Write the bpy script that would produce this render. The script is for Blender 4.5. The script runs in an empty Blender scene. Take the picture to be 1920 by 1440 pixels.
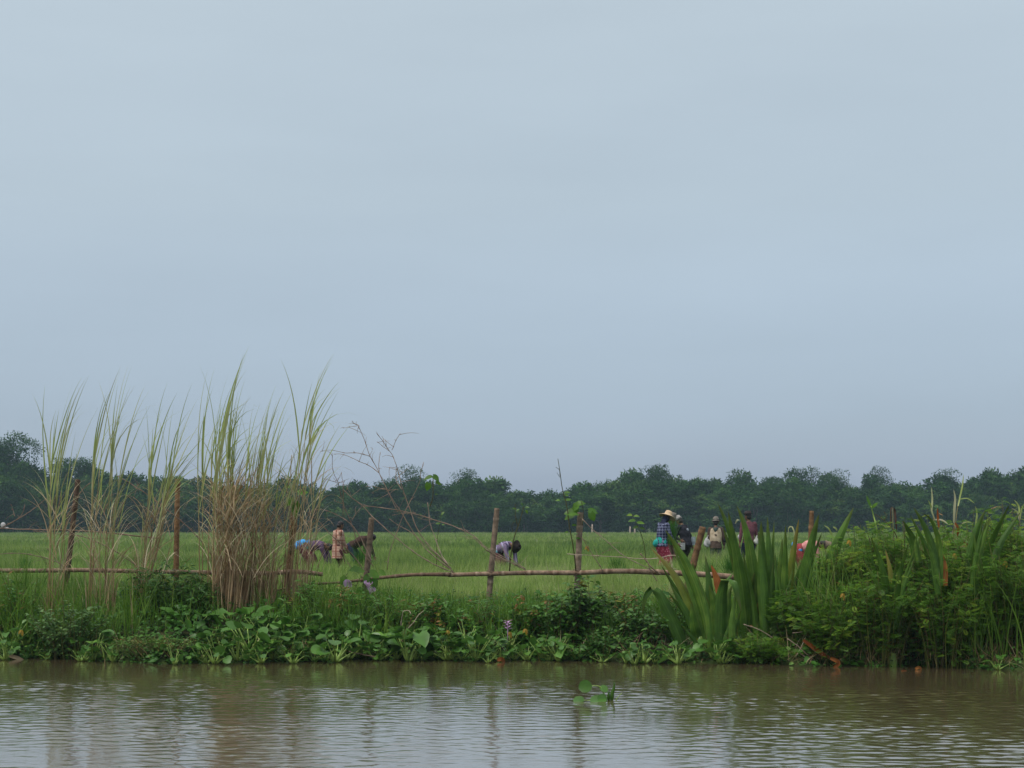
import bpy, math, random
import numpy as np

# ------------------------------------------------------------------ camera, sky, sun, exposure
C = bpy.context.scene
COL = C.collection
F_PX, HOR, EYE = 3000.0, 988.0, 2.1        # focal length and horizon of the photograph in its pixels, eye height above the water
cam_d = bpy.data.cameras.new('camera')
cam_d.sensor_width = 36.0
cam_d.lens = 36.0 * F_PX / 1920.0
cam_d.shift_y = (HOR - 720.0) / 1920.0
cam_d.clip_start, cam_d.clip_end = 0.1, 8000.0
cam = bpy.data.objects.new('camera', cam_d)
cam.location = (0, 0, EYE)
cam.rotation_euler = (math.pi / 2, 0, 0)
COL.objects.link(cam)
C.camera = cam

SUN_EL, SUN_AZ = math.radians(60), math.radians(-125)   # azimuth from +Y towards +X: high, over the left shoulder
W = bpy.data.worlds.new('World')
C.world = W
W.use_nodes = True
nt = W.node_tree
nt.nodes.clear()
def wn(t, **k):
    n = nt.nodes.new(t)
    for a, b in k.items(): setattr(n, a, b)
    return n
def ramp_set(r, stops):
    e = r.color_ramp.elements
    while len(e) > 1: e.remove(e[-1])
    e[0].position = stops[0][0]; e[0].color = (*stops[0][1], 1)
    for p, c in stops[1:]:
        x = e.new(p); x.color = (*c, 1)
out = wn('ShaderNodeOutputWorld'); bg = wn('ShaderNodeBackground'); bg2 = wn('ShaderNodeBackground'); add = wn('ShaderNodeAddShader')
sky = wn('ShaderNodeTexSky', sky_type='NISHITA')
sky.sun_disc = False
sky.sun_elevation = SUN_EL
sky.sun_rotation = SUN_AZ
sky.dust_density = 3.0
bg.inputs['Strength'].default_value = 0.05
# a thick cloud cover over that sky: brightest overhead, with faint broad bands
tc = wn('ShaderNodeTexCoord'); sep = wn('ShaderNodeSeparateXYZ'); rmp = wn('ShaderNodeValToRGB')
mp = wn('ShaderNodeMapping'); mp.inputs['Scale'].default_value = (1.5, 1.5, 7.0); mp.inputs['Rotation'].default_value = (0.0, 0.12, 0.3)
nz = wn('ShaderNodeTexNoise'); nz.inputs['Scale'].default_value = 1.6; nz.inputs['Detail'].default_value = 5.0; nz.inputs['Roughness'].default_value = 0.5
mr = wn('ShaderNodeMapRange'); mr.inputs['To Min'].default_value = 0.925; mr.inputs['To Max'].default_value = 1.075
mr.inputs['From Min'].default_value = 0.25; mr.inputs['From Max'].default_value = 0.75
mul = wn('ShaderNodeMix', data_type='RGBA', blend_type='MULTIPLY'); mul.inputs[0].default_value = 1.0
ramp_set(rmp, [(0.0, (.255, .318, .432)), (.07, (.272, .340, .438)), (.14, (.322, .383, .447)), (.20, (.360, .417, .448)), (.32, (.436, .498, .515)), (.48, (.68, .72, .72)), (.7, (.86, .88, .86)), (1.0, (.98, .98, .95))])
L = nt.links.new
L(tc.outputs['Generated'], sep.inputs[0]); L(sep.outputs['Z'], rmp.inputs[0])
L(tc.outputs['Generated'], mp.inputs[0]); L(mp.outputs[0], nz.inputs['Vector']); L(nz.outputs[0], mr.inputs['Value'])
L(rmp.outputs[0], mul.inputs[6]); L(mr.outputs[0], mul.inputs[7]); L(mul.outputs[2], bg2.inputs['Color'])
L(sky.outputs[0], bg.inputs['Color'])
L(bg.outputs[0], add.inputs[0]); L(bg2.outputs[0], add.inputs[1]); L(add.outputs[0], out.inputs[0])

sl = bpy.data.lights.new('sun', 'SUN')
sl.energy = 1.9
sl.angle = math.radians(14)
sl.color = (1.0, 0.96, 0.90)
so = bpy.data.objects.new('sun', sl)
so.rotation_euler = (math.pi / 2 - SUN_EL, 0, math.pi - SUN_AZ)
so.location = (20, 20, 40)
COL.objects.link(so)

vs = C.view_settings
vs.view_transform = 'Standard'; vs.look = 'None'; vs.exposure = 0.0; vs.gamma = 1.0; vs.use_curve_mapping = False
C.render.engine = 'CYCLES'
C.cycles.use_denoising = True
C.cycles.max_bounces = 6
C.cycles.diffuse_bounces = 3
C.cycles.glossy_bounces = 3
C.cycles.transmission_bounces = 3
C.cycles.volume_bounces = 0
C.cycles.caustics_reflective = False
C.cycles.caustics_refractive = False

# ------------------------------------------------------------------ helpers
rng = np.random.default_rng(11)
random.seed(5)
def P(px, py, Y):                          # a place seen at that spot of the photograph, Y metres away
    return np.array([(px - 960.0) / F_PX * Y, Y, EYE + (HOR - py) / F_PX * Y])
def norm(a):
    a = np.asarray(a, float)
    return a / np.maximum(np.linalg.norm(a, axis=-1, keepdims=True), 1e-9)
def lin(r, g, b):
    f = lambda c: ((c / 255.0 + 0.055) / 1.055) ** 2.4 if c > 10 else c / 255.0 / 12.92
    return (f(r), f(g), f(b))

ORIG = {}
def tag(o, label=None, cat=None, group=None, kind=None):
    if label: o['label'] = label
    if cat: o['category'] = cat
    if group: o['group'] = group
    if kind: o['kind'] = kind
    return o
def thing(name, loc, label, cat, group=None):
    o = bpy.data.objects.new(name, None)
    o.empty_display_size = 0.2
    o.location = [float(c) for c in loc]
    COL.objects.link(o)
    ORIG[o.name] = np.array(loc, float)
    return tag(o, label, cat, group)

class G:
    """collects vertices and faces for one mesh object"""
    def __init__(s): s.v = []; s.q = []; s.t = []; s.ti = []; s.u = []; s.n = 0
    def add(s, V, F, tint=0.5, u=0.0):
        V = np.asarray(V, float).reshape(-1, 3); F = np.asarray(F, np.int64)
        if len(V) == 0: return s
        (s.q if F.shape[1] == 4 else s.t).append(F + s.n)
        s.v.append(V); s.ti.append(np.broadcast_to(tint, len(V)).astype(np.float32)); s.u.append(np.broadcast_to(u, len(V)).astype(np.float32))
        s.n += len(V)
        return s
    def mesh(s, name, smooth=True, org=(0, 0, 0)):
        me = bpy.data.meshes.new(name)
        V = (np.concatenate(s.v) if s.v else np.zeros((0, 3))) - np.asarray(org, float)
        Q = np.concatenate(s.q) if s.q else np.zeros((0, 4), np.int64)
        T = np.concatenate(s.t) if s.t else np.zeros((0, 3), np.int64)
        me.vertices.add(len(V)); me.vertices.foreach_set('co', V.astype(np.float32).ravel())
        li = np.concatenate([Q.ravel(), T.ravel()]).astype(np.int32)
        me.loops.add(len(li)); me.loops.foreach_set('vertex_index', li)
        st = np.concatenate([np.arange(len(Q)) * 4, len(Q) * 4 + np.arange(len(T)) * 3]).astype(np.int32)
        me.polygons.add(len(st)); me.polygons.foreach_set('loop_start', st)
        me.update(calc_edges=True)
        if smooth: me.polygons.foreach_set('use_smooth', np.ones(len(st), bool))
        for nm, arr in (('tint', s.ti), ('along', s.u)):
            a = me.attributes.new(nm, 'FLOAT', 'POINT')
            a.data.foreach_set('value', np.concatenate(arr).astype(np.float32))
        return me
    def build(s, name, mat, parent=None, org=None, smooth=True):
        if parent is not None: org = ORIG[parent.name]
        if org is None: org = (0, 0, 0)
        me = s.mesh(name, smooth, org)
        for m in (mat if isinstance(mat, (list, tuple)) else [mat]): me.materials.append(m)
        o = bpy.data.objects.new(name, me)
        COL.objects.link(o)
        if parent is not None: o.parent = parent
        else: o.location = [float(c) for c in org]
        ORIG[o.name] = np.array(org, float)
        return o

def copy_tree(o, parent=None):
    c = o.copy(); COL.objects.link(c); c.parent = parent
    for ch in list(o.children): copy_tree(ch, c)
    return c

# tubes along a polyline
def smooth_line(pts, n):
    pts = np.asarray(pts, float)
    if len(pts) < 3: 
        t = np.linspace(0, 1, n)[:, None]
        return pts[0] * (1 - t) + pts[-1] * t
    d = np.r_[0, np.cumsum(np.linalg.norm(np.diff(pts, axis=0), axis=1) + 1e-6)]
    m = np.gradient(pts, d, axis=0)
    x = np.linspace(0, d[-1], n); i = np.clip(np.searchsorted(d, x) - 1, 0, len(d) - 2)
    h = (d[i + 1] - d[i])[:, None]; t = ((x - d[i])[:, None]) / h
    return ((2*t**3 - 3*t**2 + 1) * pts[i] + (t**3 - 2*t**2 + t) * h * m[i] + (-2*t**3 + 3*t**2) * pts[i+1] + (t**3 - t**2) * h * m[i+1])
def tube(g, pts, rad, n=8, tint=0.5, sq=1.0, lateral=None, caps=True):
    pts = np.asarray(pts, float); k = len(pts)
    rad = np.broadcast_to(np.asarray(rad, float), k)
    T = norm(np.gradient(pts, axis=0))
    if lateral is None:
        ref = np.array([0, 0, 1.0]) if abs(T[:, 2]).mean() < 0.8 else np.array([1.0, 0, 0])
        S = norm(np.cross(T, ref))
    else:
        S = np.asarray(lateral, float) - T * (T @ np.asarray(lateral, float))[:, None]; S = norm(S)
    B = np.cross(T, S)
    a = np.arange(n) / n * 2 * math.pi
    sqv = np.broadcast_to(np.asarray(sq, float), k)
    V = pts[:, None] + rad[:, None, None] * (np.cos(a)[None, :, None] * S[:, None] + sqv[:, None, None] * np.sin(a)[None, :, None] * B[:, None])
    i, j = np.meshgrid(np.arange(k - 1), np.arange(n), indexing='ij')
    Fq = np.stack([i*n + j, i*n + (j+1) % n, (i+1)*n + (j+1) % n, (i+1)*n + j], -1).reshape(-1, 4)
    u = np.repeat(np.linspace(0, 1, k), n)
    VV = V.reshape(-1, 3)
    if caps:
        VV = np.vstack([VV, pts[:1], pts[-1:]]); u = np.r_[u, 0, 1]
        c0 = k * n; jj = np.arange(n)
        T0 = np.stack([np.full(n, c0), (jj + 1) % n, jj], -1)
        T1 = np.stack([np.full(n, c0 + 1), (k-1)*n + jj, (k-1)*n + (jj+1) % n], -1)
        base = g.n
        g.add(VV, Fq, tint, u)
        g.t.append(np.vstack([T0, T1]) + base)
    else:
        g.add(VV, Fq, tint, u)
    return g

# blades of grass: centre lines that start up and bend over
def blades(g, base, length, az, lean, bend, width, k=5, tint=None, power=1.4, taper=1.6, basew=0.5, twist=None):
    base = np.asarray(base, float); n = len(base)
    bc = lambda x: np.broadcast_to(np.asarray(x, float), n)
    length, az, lean, bend, width = map(bc, (length, az, lean, bend, width))
    t = np.linspace(0, 1, k)
    th = lean[:, None] + bend[:, None] * t[None] ** power
    tm = 0.5 * (th[:, 1:] + th[:, :-1])
    ds = (length / (k - 1))[:, None]
    r = np.concatenate([np.zeros((n, 1)), np.cumsum(np.sin(tm) * ds, 1)], 1)
    z = np.concatenate([np.zeros((n, 1)), np.cumsum(np.cos(tm) * ds, 1)], 1)
    ca, sa = np.cos(az)[:, None], np.sin(az)[:, None]
    Cn = np.stack([base[:, :1] + r * ca, base[:, 1:2] + r * sa, base[:, 2:] + z], -1)
    w = width[:, None] * (basew + (1 - basew) * np.minimum(1, t / 0.25))[None] * (1 - t[None] ** taper) + 0.0004
    tw = bc(twist if twist is not None else rng.normal(0, 0.7, n))
    # side vector: horizontal, across the blade's plane, twisted a little
    S = np.stack([-np.sin(az + tw), np.cos(az + tw), np.zeros(n)], -1)[:, None]
    V = np.stack([Cn - S * w[..., None], Cn + S * w[..., None]], 2).reshape(-1, 3)
    i = np.arange(n)[:, None] * (2 * k); j = np.arange(k - 1)[None] * 2
    b = (i + j).ravel()
    Fq = np.stack([b, b + 1, b + 3, b + 2], -1)
    ti = np.repeat(bc(rng.random(n) if tint is None else tint), 2 * k)
    g.add(V, Fq, ti, np.tile(np.repeat(t, 2), n))
    return Cn

# leaf shapes: x along the leaf, y across, z up; folded along the midrib and drooping
def leaf_shape(ts, ws, fold=0.25, droop=0.25, back=0.0, wave=0.0):
    V = []; U = []
    for i, (t, w) in enumerate(zip(ts, ws)):
        zd = -droop * max(t, 0) ** 2
        wv = wave * (1 if i % 2 else -1)
        for s in (-1, 0, 1):
            V.append((t - (back * abs(s) if i == 0 else 0), s * w, zd + abs(s) * w * fold + (wv * s if s else 0))); U.append(max(0, t))
    Fq = []
    for i in range(len(ts) - 1):
        a = i * 3
        Fq += [(a, a + 1, a + 4, a + 3), (a + 1, a + 2, a + 5, a + 4)]
    return np.array(V), np.array(Fq), np.array(U)
OVATE = leaf_shape([0, .12, .35, .62, .85, 1], [.02, .20, .30, .26, .13, .005], .3, .22)
LANCE = leaf_shape([0, .2, .5, .8, 1], [.02, .085, .11, .07, .004], .3, .3)
HEART = leaf_shape([0, .12, .35, .62, .85, 1], [.26, .40, .46, .36, .17, .005], .28, .25, back=.2, wave=.03)
ROUND = leaf_shape([0, .12, .3, .55, .8, .94, 1], [.06, .30, .44, .48, .38, .2, .02], .22, .12, wave=.015)
DIAMOND = (np.array([(0, 0, 0), (.45, -.22, .03), (1, 0, -.12), (.45, .22, .03)]), np.array([(0, 1, 2, 3)]), np.array([0, .5, 1, .5]))
def pinnate(npair=6, ln=.34):
    V = []; Fq = []; U = []
    def one(p, d, l, w, dz):
        b = len(V); d = np.array(d) / np.linalg.norm(d); s = np.array([-d[1], d[0], 0])
        for c in (p, p + d * l * .45 - s * w + [0, 0, .02], p + d * l + [0, 0, dz], p + d * l * .45 + s * w + [0, 0, .02]): V.append(c); U.append(p[0])
        Fq.append((b, b + 1, b + 2, b + 3))
    for i in range(npair):
        t = .12 + .8 * i / (npair - 1); p = np.array([t, 0, -.2 * t * t]); l = ln * math.sin(math.pi * (.2 + .7 * t)) + .08
        one(p, (.75, 1, 0), l, .055, -.05); one(p, (.75, -1, 0), l, .055, -.05)
    one(np.array([.9, 0, -.17]), (1, 0, 0), .2, .05, -.06)
    return np.array(V), np.array(Fq), np.array(U)
PINNATE = pinnate()
def leaves(g, shape, pos, d, nrm, size, tint=None, wid=1.0):
    pos = np.asarray(pos, float); n = len(pos)
    if n == 0: return
    V, Fq, U = shape
    X = norm(d); Z = np.asarray(nrm, float); Z = norm(Z - X * (X * Z).sum(-1, keepdims=True)); Yv = np.cross(Z, X)
    size = np.broadcast_to(np.asarray(size, float), n)[:, None, None]
    W3 = pos[:, None] + size * (V[None, :, :1] * X[:, None] + V[None, :, 1:2] * wid * Yv[:, None] + V[None, :, 2:] * Z[:, None])
    m = len(V)
    FF = (Fq[None] + (np.arange(n) * m)[:, None, None]).reshape(-1, Fq.shape[1])
    ti = np.repeat(np.broadcast_to(rng.random(n) if tint is None else tint, n), m)
    g.add(W3.reshape(-1, 3), FF, ti, np.tile(U, n))
def rand_dirs(n, up=0.2, spread=0.5):
    a = rng.uniform(0, 2 * math.pi, n)
    return norm(np.stack([np.cos(a), np.sin(a), rng.normal(up, spread, n)], -1))
def up_normals(n, tilt=0.45):
    return norm(np.stack([rng.normal(0, tilt, n), rng.normal(0, tilt, n), np.ones(n)], -1))

# ------------------------------------------------------------------ materials
def new_mat(name):
    m = bpy.data.materials.new(name); m.use_nodes = True
    t = m.node_tree; b = t.nodes['Principled BSDF']
    return m, t, b
def leaf_mat(name, stops, rough=0.45, transl=0.3, spec=0.4, tip=None, noise=8.0, tip_at=(0.75, 1.0), gain=1.0):
    m, t, b = new_mat(name)
    N = t.nodes.new; lk = t.links.new
    at = N('ShaderNodeAttribute'); at.attribute_name = 'tint'
    # (foliage greens lean to yellow)
    stops = [(q, (c[0] * 1.35 * gain, c[1] * 1.5 * gain, c[2] * .85 * gain) if c[1] > c[0] else c) for q, c in stops]
    r = N('ShaderNodeValToRGB'); ramp_set(r, stops); lk(at.outputs['Fac'], r.inputs[0])
    tc = N('ShaderNodeTexCoord')
    nz = N('ShaderNodeTexNoise'); nz.inputs['Scale'].default_value = noise; nz.inputs['Detail'].default_value = 3; lk(tc.outputs['Object'], nz.inputs['Vector'])
    mr = N('ShaderNodeMapRange'); mr.inputs['From Min'].default_value = .3; mr.inputs['From Max'].default_value = .7; mr.inputs['To Min'].default_value = .75; mr.inputs['To Max'].default_value = 1.25
    lk(nz.outputs[0], mr.inputs['Value'])
    mx = N('ShaderNodeMix'); mx.data_type = 'RGBA'; mx.blend_type = 'MULTIPLY'; mx.inputs[0].default_value = 1
    lk(r.outputs[0], mx.inputs[6]); lk(mr.outputs[0], mx.inputs[7])
    col = mx.outputs[2]
    if tip is not None:
        a2 = N('ShaderNodeAttribute'); a2.attribute_name = 'along'
        m2 = N('ShaderNodeMapRange'); m2.inputs['From Min'].default_value = tip_at[0]; m2.inputs['From Max'].default_value = tip_at[1]; lk(a2.outputs['Fac'], m2.inputs['Value'])
        x2 = N('ShaderNodeMix'); x2.data_type = 'RGBA'; lk(m2.outputs[0], x2.inputs[0]); lk(col, x2.inputs[6]); x2.inputs[7].default_value = (*tip, 1)
        col = x2.outputs[2]
    lk(col, b.inputs['Base Color'])
    b.inputs['Roughness'].default_value = rough
    b.inputs['Specular IOR Level'].default_value = spec
    if transl > 0:
        tr = N('ShaderNodeBsdfTranslucent'); lk(col, tr.inputs['Color'])
        ms = N('ShaderNodeMixShader'); ms.inputs[0].default_value = transl
        o = t.nodes['Material Output']
        lk(b.outputs[0], ms.inputs[1]); lk(tr.outputs[0], ms.inputs[2]); lk(ms.outputs[0], o.inputs['Surface'])
    return m
def mottle_mat(name, stops, scale=(10, 10, 10), rough=0.8, detail=5, bump=0.0, spec=0.3, lo=.3, hi=.7, coord='Object'):
    m, t, b = new_mat(name)
    N = t.nodes.new; lk = t.links.new
    tc = N('ShaderNodeTexCoord'); mp = N('ShaderNodeMapping'); mp.inputs['Scale'].default_value = scale; lk(tc.outputs[coord], mp.inputs[0])
    nz = N('ShaderNodeTexNoise'); nz.inputs['Scale'].default_value = 1; nz.inputs['Detail'].default_value = detail; lk(mp.outputs[0], nz.inputs['Vector'])
    mr = N('ShaderNodeMapRange'); mr.inputs['From Min'].default_value = lo; mr.inputs['From Max'].default_value = hi; lk(nz.outputs[0], mr.inputs['Value'])
    r = N('ShaderNodeValToRGB'); ramp_set(r, stops); lk(mr.outputs[0], r.inputs[0]); lk(r.outputs[0], b.inputs['Base Color'])
    b.inputs['Roughness'].default_value = rough; b.inputs['Specular IOR Level'].default_value = spec
    if bump:
        bp = N('ShaderNodeBump'); bp.inputs['Strength'].default_value = bump; bp.inputs['Distance'].default_value = 0.02; lk(nz.outputs[0], bp.inputs['Height']); lk(bp.outputs[0], b.inputs['Normal'])
    return m
def plaid_mat(name, base, stripes, scale=30.0, rough=.85):
    """woven cloth: base colour crossed by stripes [(axis scale vector, colour, width, offset)]"""
    m, t, b = new_mat(name)
    N = t.nodes.new; lk = t.links.new
    tc = N('ShaderNodeTexCoord'); col = None
    nz = N('ShaderNodeTexNoise'); nz.inputs['Scale'].default_value = 9; nz.inputs['Detail'].default_value = 4; lk(tc.outputs['Object'], nz.inputs['Vector'])
    r0 = N('ShaderNodeValToRGB'); ramp_set(r0, [(.3, tuple(c * .75 for c in base)), (.7, tuple(min(1, c * 1.2) for c in base))]); lk(nz.outputs[0], r0.inputs[0])
    col = r0.outputs[0]
    for (axis, c, wd, ph) in stripes:
        d = N('ShaderNodeVectorMath'); d.operation = 'DOT_PRODUCT'; d.inputs[1].default_value = axis; lk(tc.outputs['Object'], d.inputs[0])
        a = N('ShaderNodeMath'); a.operation = 'MULTIPLY_ADD'; a.inputs[1].default_value = scale; a.inputs[2].default_value = ph; lk(d.outputs['Value'], a.inputs[0])
        f = N('ShaderNodeMath'); f.operation = 'FRACT'; lk(a.outputs[0], f.inputs[0])
        l = N('ShaderNodeMath'); l.operation = 'LESS_THAN'; l.inputs[1].default_value = wd; lk(f.outputs[0], l.inputs[0])
        x = N('ShaderNodeMix'); x.data_type = 'RGBA'; lk(l.outputs[0], x.inputs[0]); lk(col, x.inputs[6]); x.inputs[7].default_value = (*c, 1); col = x.outputs[2]
    lk(col, b.inputs['Base Color']); b.inputs['Roughness'].default_value = rough; b.inputs['Specular IOR Level'].default_value = .2
    return m

g1 = lambda *c: tuple(c)
MAT = {}
MAT['rice'] = leaf_mat('rice_leaf', [(0, (.042, .075, .024)), (.35, (.092, .138, .048)), (.7, (.170, .208, .085)), (1, (.30, .30, .165))], .5, .4, .3, noise=.35, gain=1.22)
MAT['bundle'] = leaf_mat('seedling_leaf', [(0, (.020, .070, .012)), (1, (.05, .13, .025))], .5, .35, .3)
MAT['grass'] = leaf_mat('bank_grass_leaf', [(0, (.028, .066, .012)), (.6, (.065, .120, .024)), (.92, (.11, .16, .04)), (1, (.22, .19, .09))], .5, .4, .25, noise=1.2, gain=1.25)
MAT['reed_green'] = leaf_mat('tall_grass_leaf', [(0, (.13, .165, .075)), (.6, (.25, .27, .15)), (1, (.40, .38, .25))], .45, .35, .35, noise=2)
MAT['reed_dry'] = leaf_mat('dry_grass_leaf', [(0, (.18, .11, .055)), (.40, (.32, .22, .12)), (.75, (.48, .38, .24)), (1, (.60, .53, .38))], .7, .2, .2, noise=3)
MAT['culm'] = leaf_mat('tall_grass_stalk', [(0, (.13, .08, .04)), (.5, (.26, .18, .085)), (1, (.27, .25, .11))], .5, 0, .3, noise=6)
MAT['sword'] = leaf_mat('sword_leaf', [(0, (.026, .062, .012)), (.6, (.055, .108, .022)), (.93, (.095, .145, .034)), (1, (.13, .16, .04))], .42, .35, .35, tip=(.10, .12, .02), noise=5, tip_at=(.8, 1.05), gain=1.15)
MAT['sword_dry'] = leaf_mat('dead_sword_leaf', [(0, (.20, .055, .012)), (1, (.33, .14, .03))], .6, .2, .2, noise=6)
MAT['sword_old'] = leaf_mat('yellowing_sword_leaf', [(0, (.07, .10, .015)), (1, (.13, .14, .02))], .45, .25, .35, tip=(.20, .15, .03), noise=6, tip_at=(.55, 1.05))
MAT['fern'] = leaf_mat('fine_shrub_leaf', [(0, (.022, .052, .009)), (.5, (.048, .100, .018)), (.85, (.090, .160, .028)), (1, (.15, .19, .04))], .42, .5, .4, noise=1.5, gain=1.30)
MAT['ovate'] = leaf_mat('broad_shrub_leaf', [(0, (.016, .045, .014)), (.6, (.036, .082, .024)), (.95, (.065, .12, .03)), (1, (.16, .14, .03))], .45, .3, .3, noise=2, gain=1.20)
MAT['glauc'] = leaf_mat('grey_green_leaf', [(0, (.034, .072, .036)), (.6, (.060, .11, .052)), (1, (.095, .15, .07))], .42, .3, .35, noise=2, gain=1.15)
MAT['cover'] = leaf_mat('creeper_leaf', [(0, (.014, .042, .010)), (.5, (.030, .082, .018)), (.9, (.060, .125, .030)), (.97, (.13, .15, .03)), (1, (.22, .12, .03))], .45, .3, .3, noise=1.5, gain=1.25)
MAT['hya'] = leaf_mat('water_hyacinth_leaf', [(0, (.026, .066, .018)), (.6, (.050, .110, .030)), (1, (.09, .16, .04))], .38, .3, .35, noise=4, gain=1.20)
MAT['petiole'] = leaf_mat('pale_green_stem', [(0, (.10, .17, .05)), (1, (.24, .30, .12))], .4, .2, .4)
MAT['stem'] = leaf_mat('brown_green_stem', [(0, (.045, .035, .018)), (.5, (.06, .065, .02)), (1, (.10, .07, .035))], .7, 0, .2)
MAT['bright'] = leaf_mat('young_vine_leaf', [(0, (.030, .085, .010)), (1, (.075, .15, .020))], .4, .45, .4)
MAT['yellow'] = leaf_mat('yellowed_leaf', [(0, (.26, .19, .02)), (1, (.40, .24, .03))], .5, .3, .3)
MAT['petal'] = leaf_mat('lilac_petal', [(0, (.56, .30, .58)), (1, (.74, .50, .76))], .6, .3, .2)
MAT['far'] = leaf_mat('far_tree_leaf', [(0, (.006, .022, .008)), (.5, (.020, .052, .017)), (.85, (.044, .084, .026)), (1, (.07, .105, .036))], .8, .25, .05, noise=.12)
MAT['trunk'] = mottle_mat('tree_bark', [(0, (.05, .04, .03)), (1, (.16, .13, .10))], (3, 3, 1), .9)
MAT['bamboo_dry'] = leaf_mat('dry_bamboo', [(0, (.10, .062, .040)), (.5, (.21, .145, .10)), (1, (.40, .32, .24))], .6, 0, .3, noise=5)

# ------------------------------------------------------------------ ground and water
def shore(x):
    return np.interp(x, [-14, -8.2, -6.5, -5.0, -3.5, -1.5, 0.5, 2.0, 4.5, 6.5, 7.8, 14], [25.6, 25.5, 25.2, 24.3, 25.0, 25.25, 25.05, 24.8, 24.3, 23.9, 23.4, 23.3]) + 0.16 * np.sin(x * 2.3) + 0.10 * np.sin(x * 5.1 + 1) + .06 * np.sin(x * 9.7)
def ground_z(x, y):
    d = y - shore(x)
    z = np.interp(d, [-12, -4, -1, 0, .35, 1.0, 2.0, 3.2, 5, 20], [-2.2, -1.4, -.4, -.03, .12, .34, .66, .80, .78, .78])
    w = np.clip((d - .2) / 1.0, 0, 1)
    return z + w * (.03 * np.sin(x * 1.7 + y * .9) + .03 * np.sin(x * .63 - y * 1.3 + 2))
def grid_mesh(name, xs, ys, zf, mat):
    X, Yv = np.meshgrid(xs, ys, indexing='xy')
    V = np.stack([X, Yv, zf(X, Yv)], -1).reshape(-1, 3)
    nx, ny = len(xs), len(ys)
    i, j = np.meshgrid(np.arange(ny - 1), np.arange(nx - 1), indexing='ij')
    a = (i * nx + j).ravel()
    g = G(); g.add(V, np.stack([a, a + 1, a + nx + 1, a + nx], -1), .5)
    return g.build(name, mat)
def stretch(lo, hi, step, far, n):
    core = np.arange(lo, hi + step, step)
    e = np.geomspace(step * 2, far, n)
    return np.unique(np.round(np.r_[core[0] - e, core, core[-1] + e], 4))
gm, t, b = new_mat('bank_soil')
N = t.nodes.new; lk = t.links.new
tcn = N('ShaderNodeTexCoord')
n1 = N('ShaderNodeTexNoise'); n1.inputs['Scale'].default_value = .9; n1.inputs['Detail'].default_value = 8; lk(tcn.outputs['Object'], n1.inputs['Vector'])
r1 = N('ShaderNodeValToRGB'); ramp_set(r1, [(.3, (.030, .026, .014)), (.5, (.032, .052, .014)), (.7, (.055, .090, .024))]); lk(n1.outputs[0], r1.inputs[0])
lk(r1.outputs[0], b.inputs['Base Color']); b.inputs['Roughness'].default_value = .95; b.inputs['Specular IOR Level'].default_value = .1
ground = grid_mesh('ground', stretch(-16, 16, .25, 3000, 22), np.unique(np.r_[-600, -200, -60, -20, 0, 8, 14, np.arange(18, 36, .2), np.arange(36, 70, 2), 80, 100, 140, 200, 280, 400, 700, 1500, 4000]), ground_z, gm)
tag(ground, kind='structure')

wr = np.random.default_rng(3)
NW = 110
lam = np.exp(wr.uniform(math.log(.07), math.log(.38), NW))
wd = wr.normal(.10, .72, NW)
kx, ky = np.sin(wd) * 2 * math.pi / lam, np.cos(wd) * 2 * math.pi / lam
amp = lam / (2 * math.pi) * .070 / math.sqrt(NW / 2) * np.where(lam > .25, .8, 1.0)
ph = wr.uniform(0, 6.28, NW)
def water_z(x, y):
    patch = .62 + .30 * np.sin(.55 * x + .9 * y + 1.0) * np.sin(.31 * x - .62 * y) + .22 * np.sin(1.3 * x - .5 * y + 2) * np.sin(1.7 * y + .4 * x)
    near = np.clip((shore(x) - y) / 3.2, 0.14, 1) ** .8
    inside = np.clip((15.5 - abs(x)) / 3, 0, 1) * np.clip((y - 9) / 2, 0, 1)
    m = np.clip(patch, .15, 1.2) * near * inside
    z = np.zeros_like(x)
    for a, b2, c, p in zip(amp, kx, ky, ph):
        s = np.sin(b2 * x + c * y + p)
        z += a * (s + .25 * np.cos(2 * (b2 * x + c * y + p)))
    return z * m
wm, t, b = new_mat('muddy_water')
N = t.nodes.new; lk = t.links.new
tcn = N('ShaderNodeTexCoord')
n1 = N('ShaderNodeTexNoise'); n1.inputs['Scale'].default_value = .25; n1.inputs['Detail'].default_value = 4; lk(tcn.outputs['Object'], n1.inputs['Vector'])
r1 = N('ShaderNodeValToRGB'); ramp_set(r1, [(.3, (.090, .066, .034)), (.7, (.112, .084, .046))]); lk(n1.outputs[0], r1.inputs[0])
lk(r1.outputs[0], b.inputs['Base Color']); b.inputs['Roughness'].default_value = .11; b.inputs['IOR'].default_value = 1.36; b.inputs['Coat Weight'].default_value = 1.0; b.inputs['Coat IOR'].default_value = 1.33; b.inputs['Coat Roughness'].default_value = .09
mp = N('ShaderNodeMapping'); mp.inputs['Scale'].default_value = (9, 26, 1); lk(tcn.outputs['Object'], mp.inputs[0])
n2 = N('ShaderNodeTexNoise'); n2.inputs['Scale'].default_value = 1; n2.inputs['Detail'].default_value = 2; lk(mp.outputs[0], n2.inputs['Vector'])
bp = N('ShaderNodeBump'); bp.inputs['Strength'].default_value = .10; bp.inputs['Distance'].default_value = .02; lk(n2.outputs[0], bp.inputs['Height']); lk(bp.outputs[0], b.inputs['Normal'])
water = grid_mesh('water', stretch(-11, 11, .036, 1500, 20), np.unique(np.r_[-500, -150, -40, -10, 0, 5, 8, 10, np.arange(11.5, 26.2, .021), 26.6, 27.5]), water_z, wm)
tag(water, kind='structure')

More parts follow.
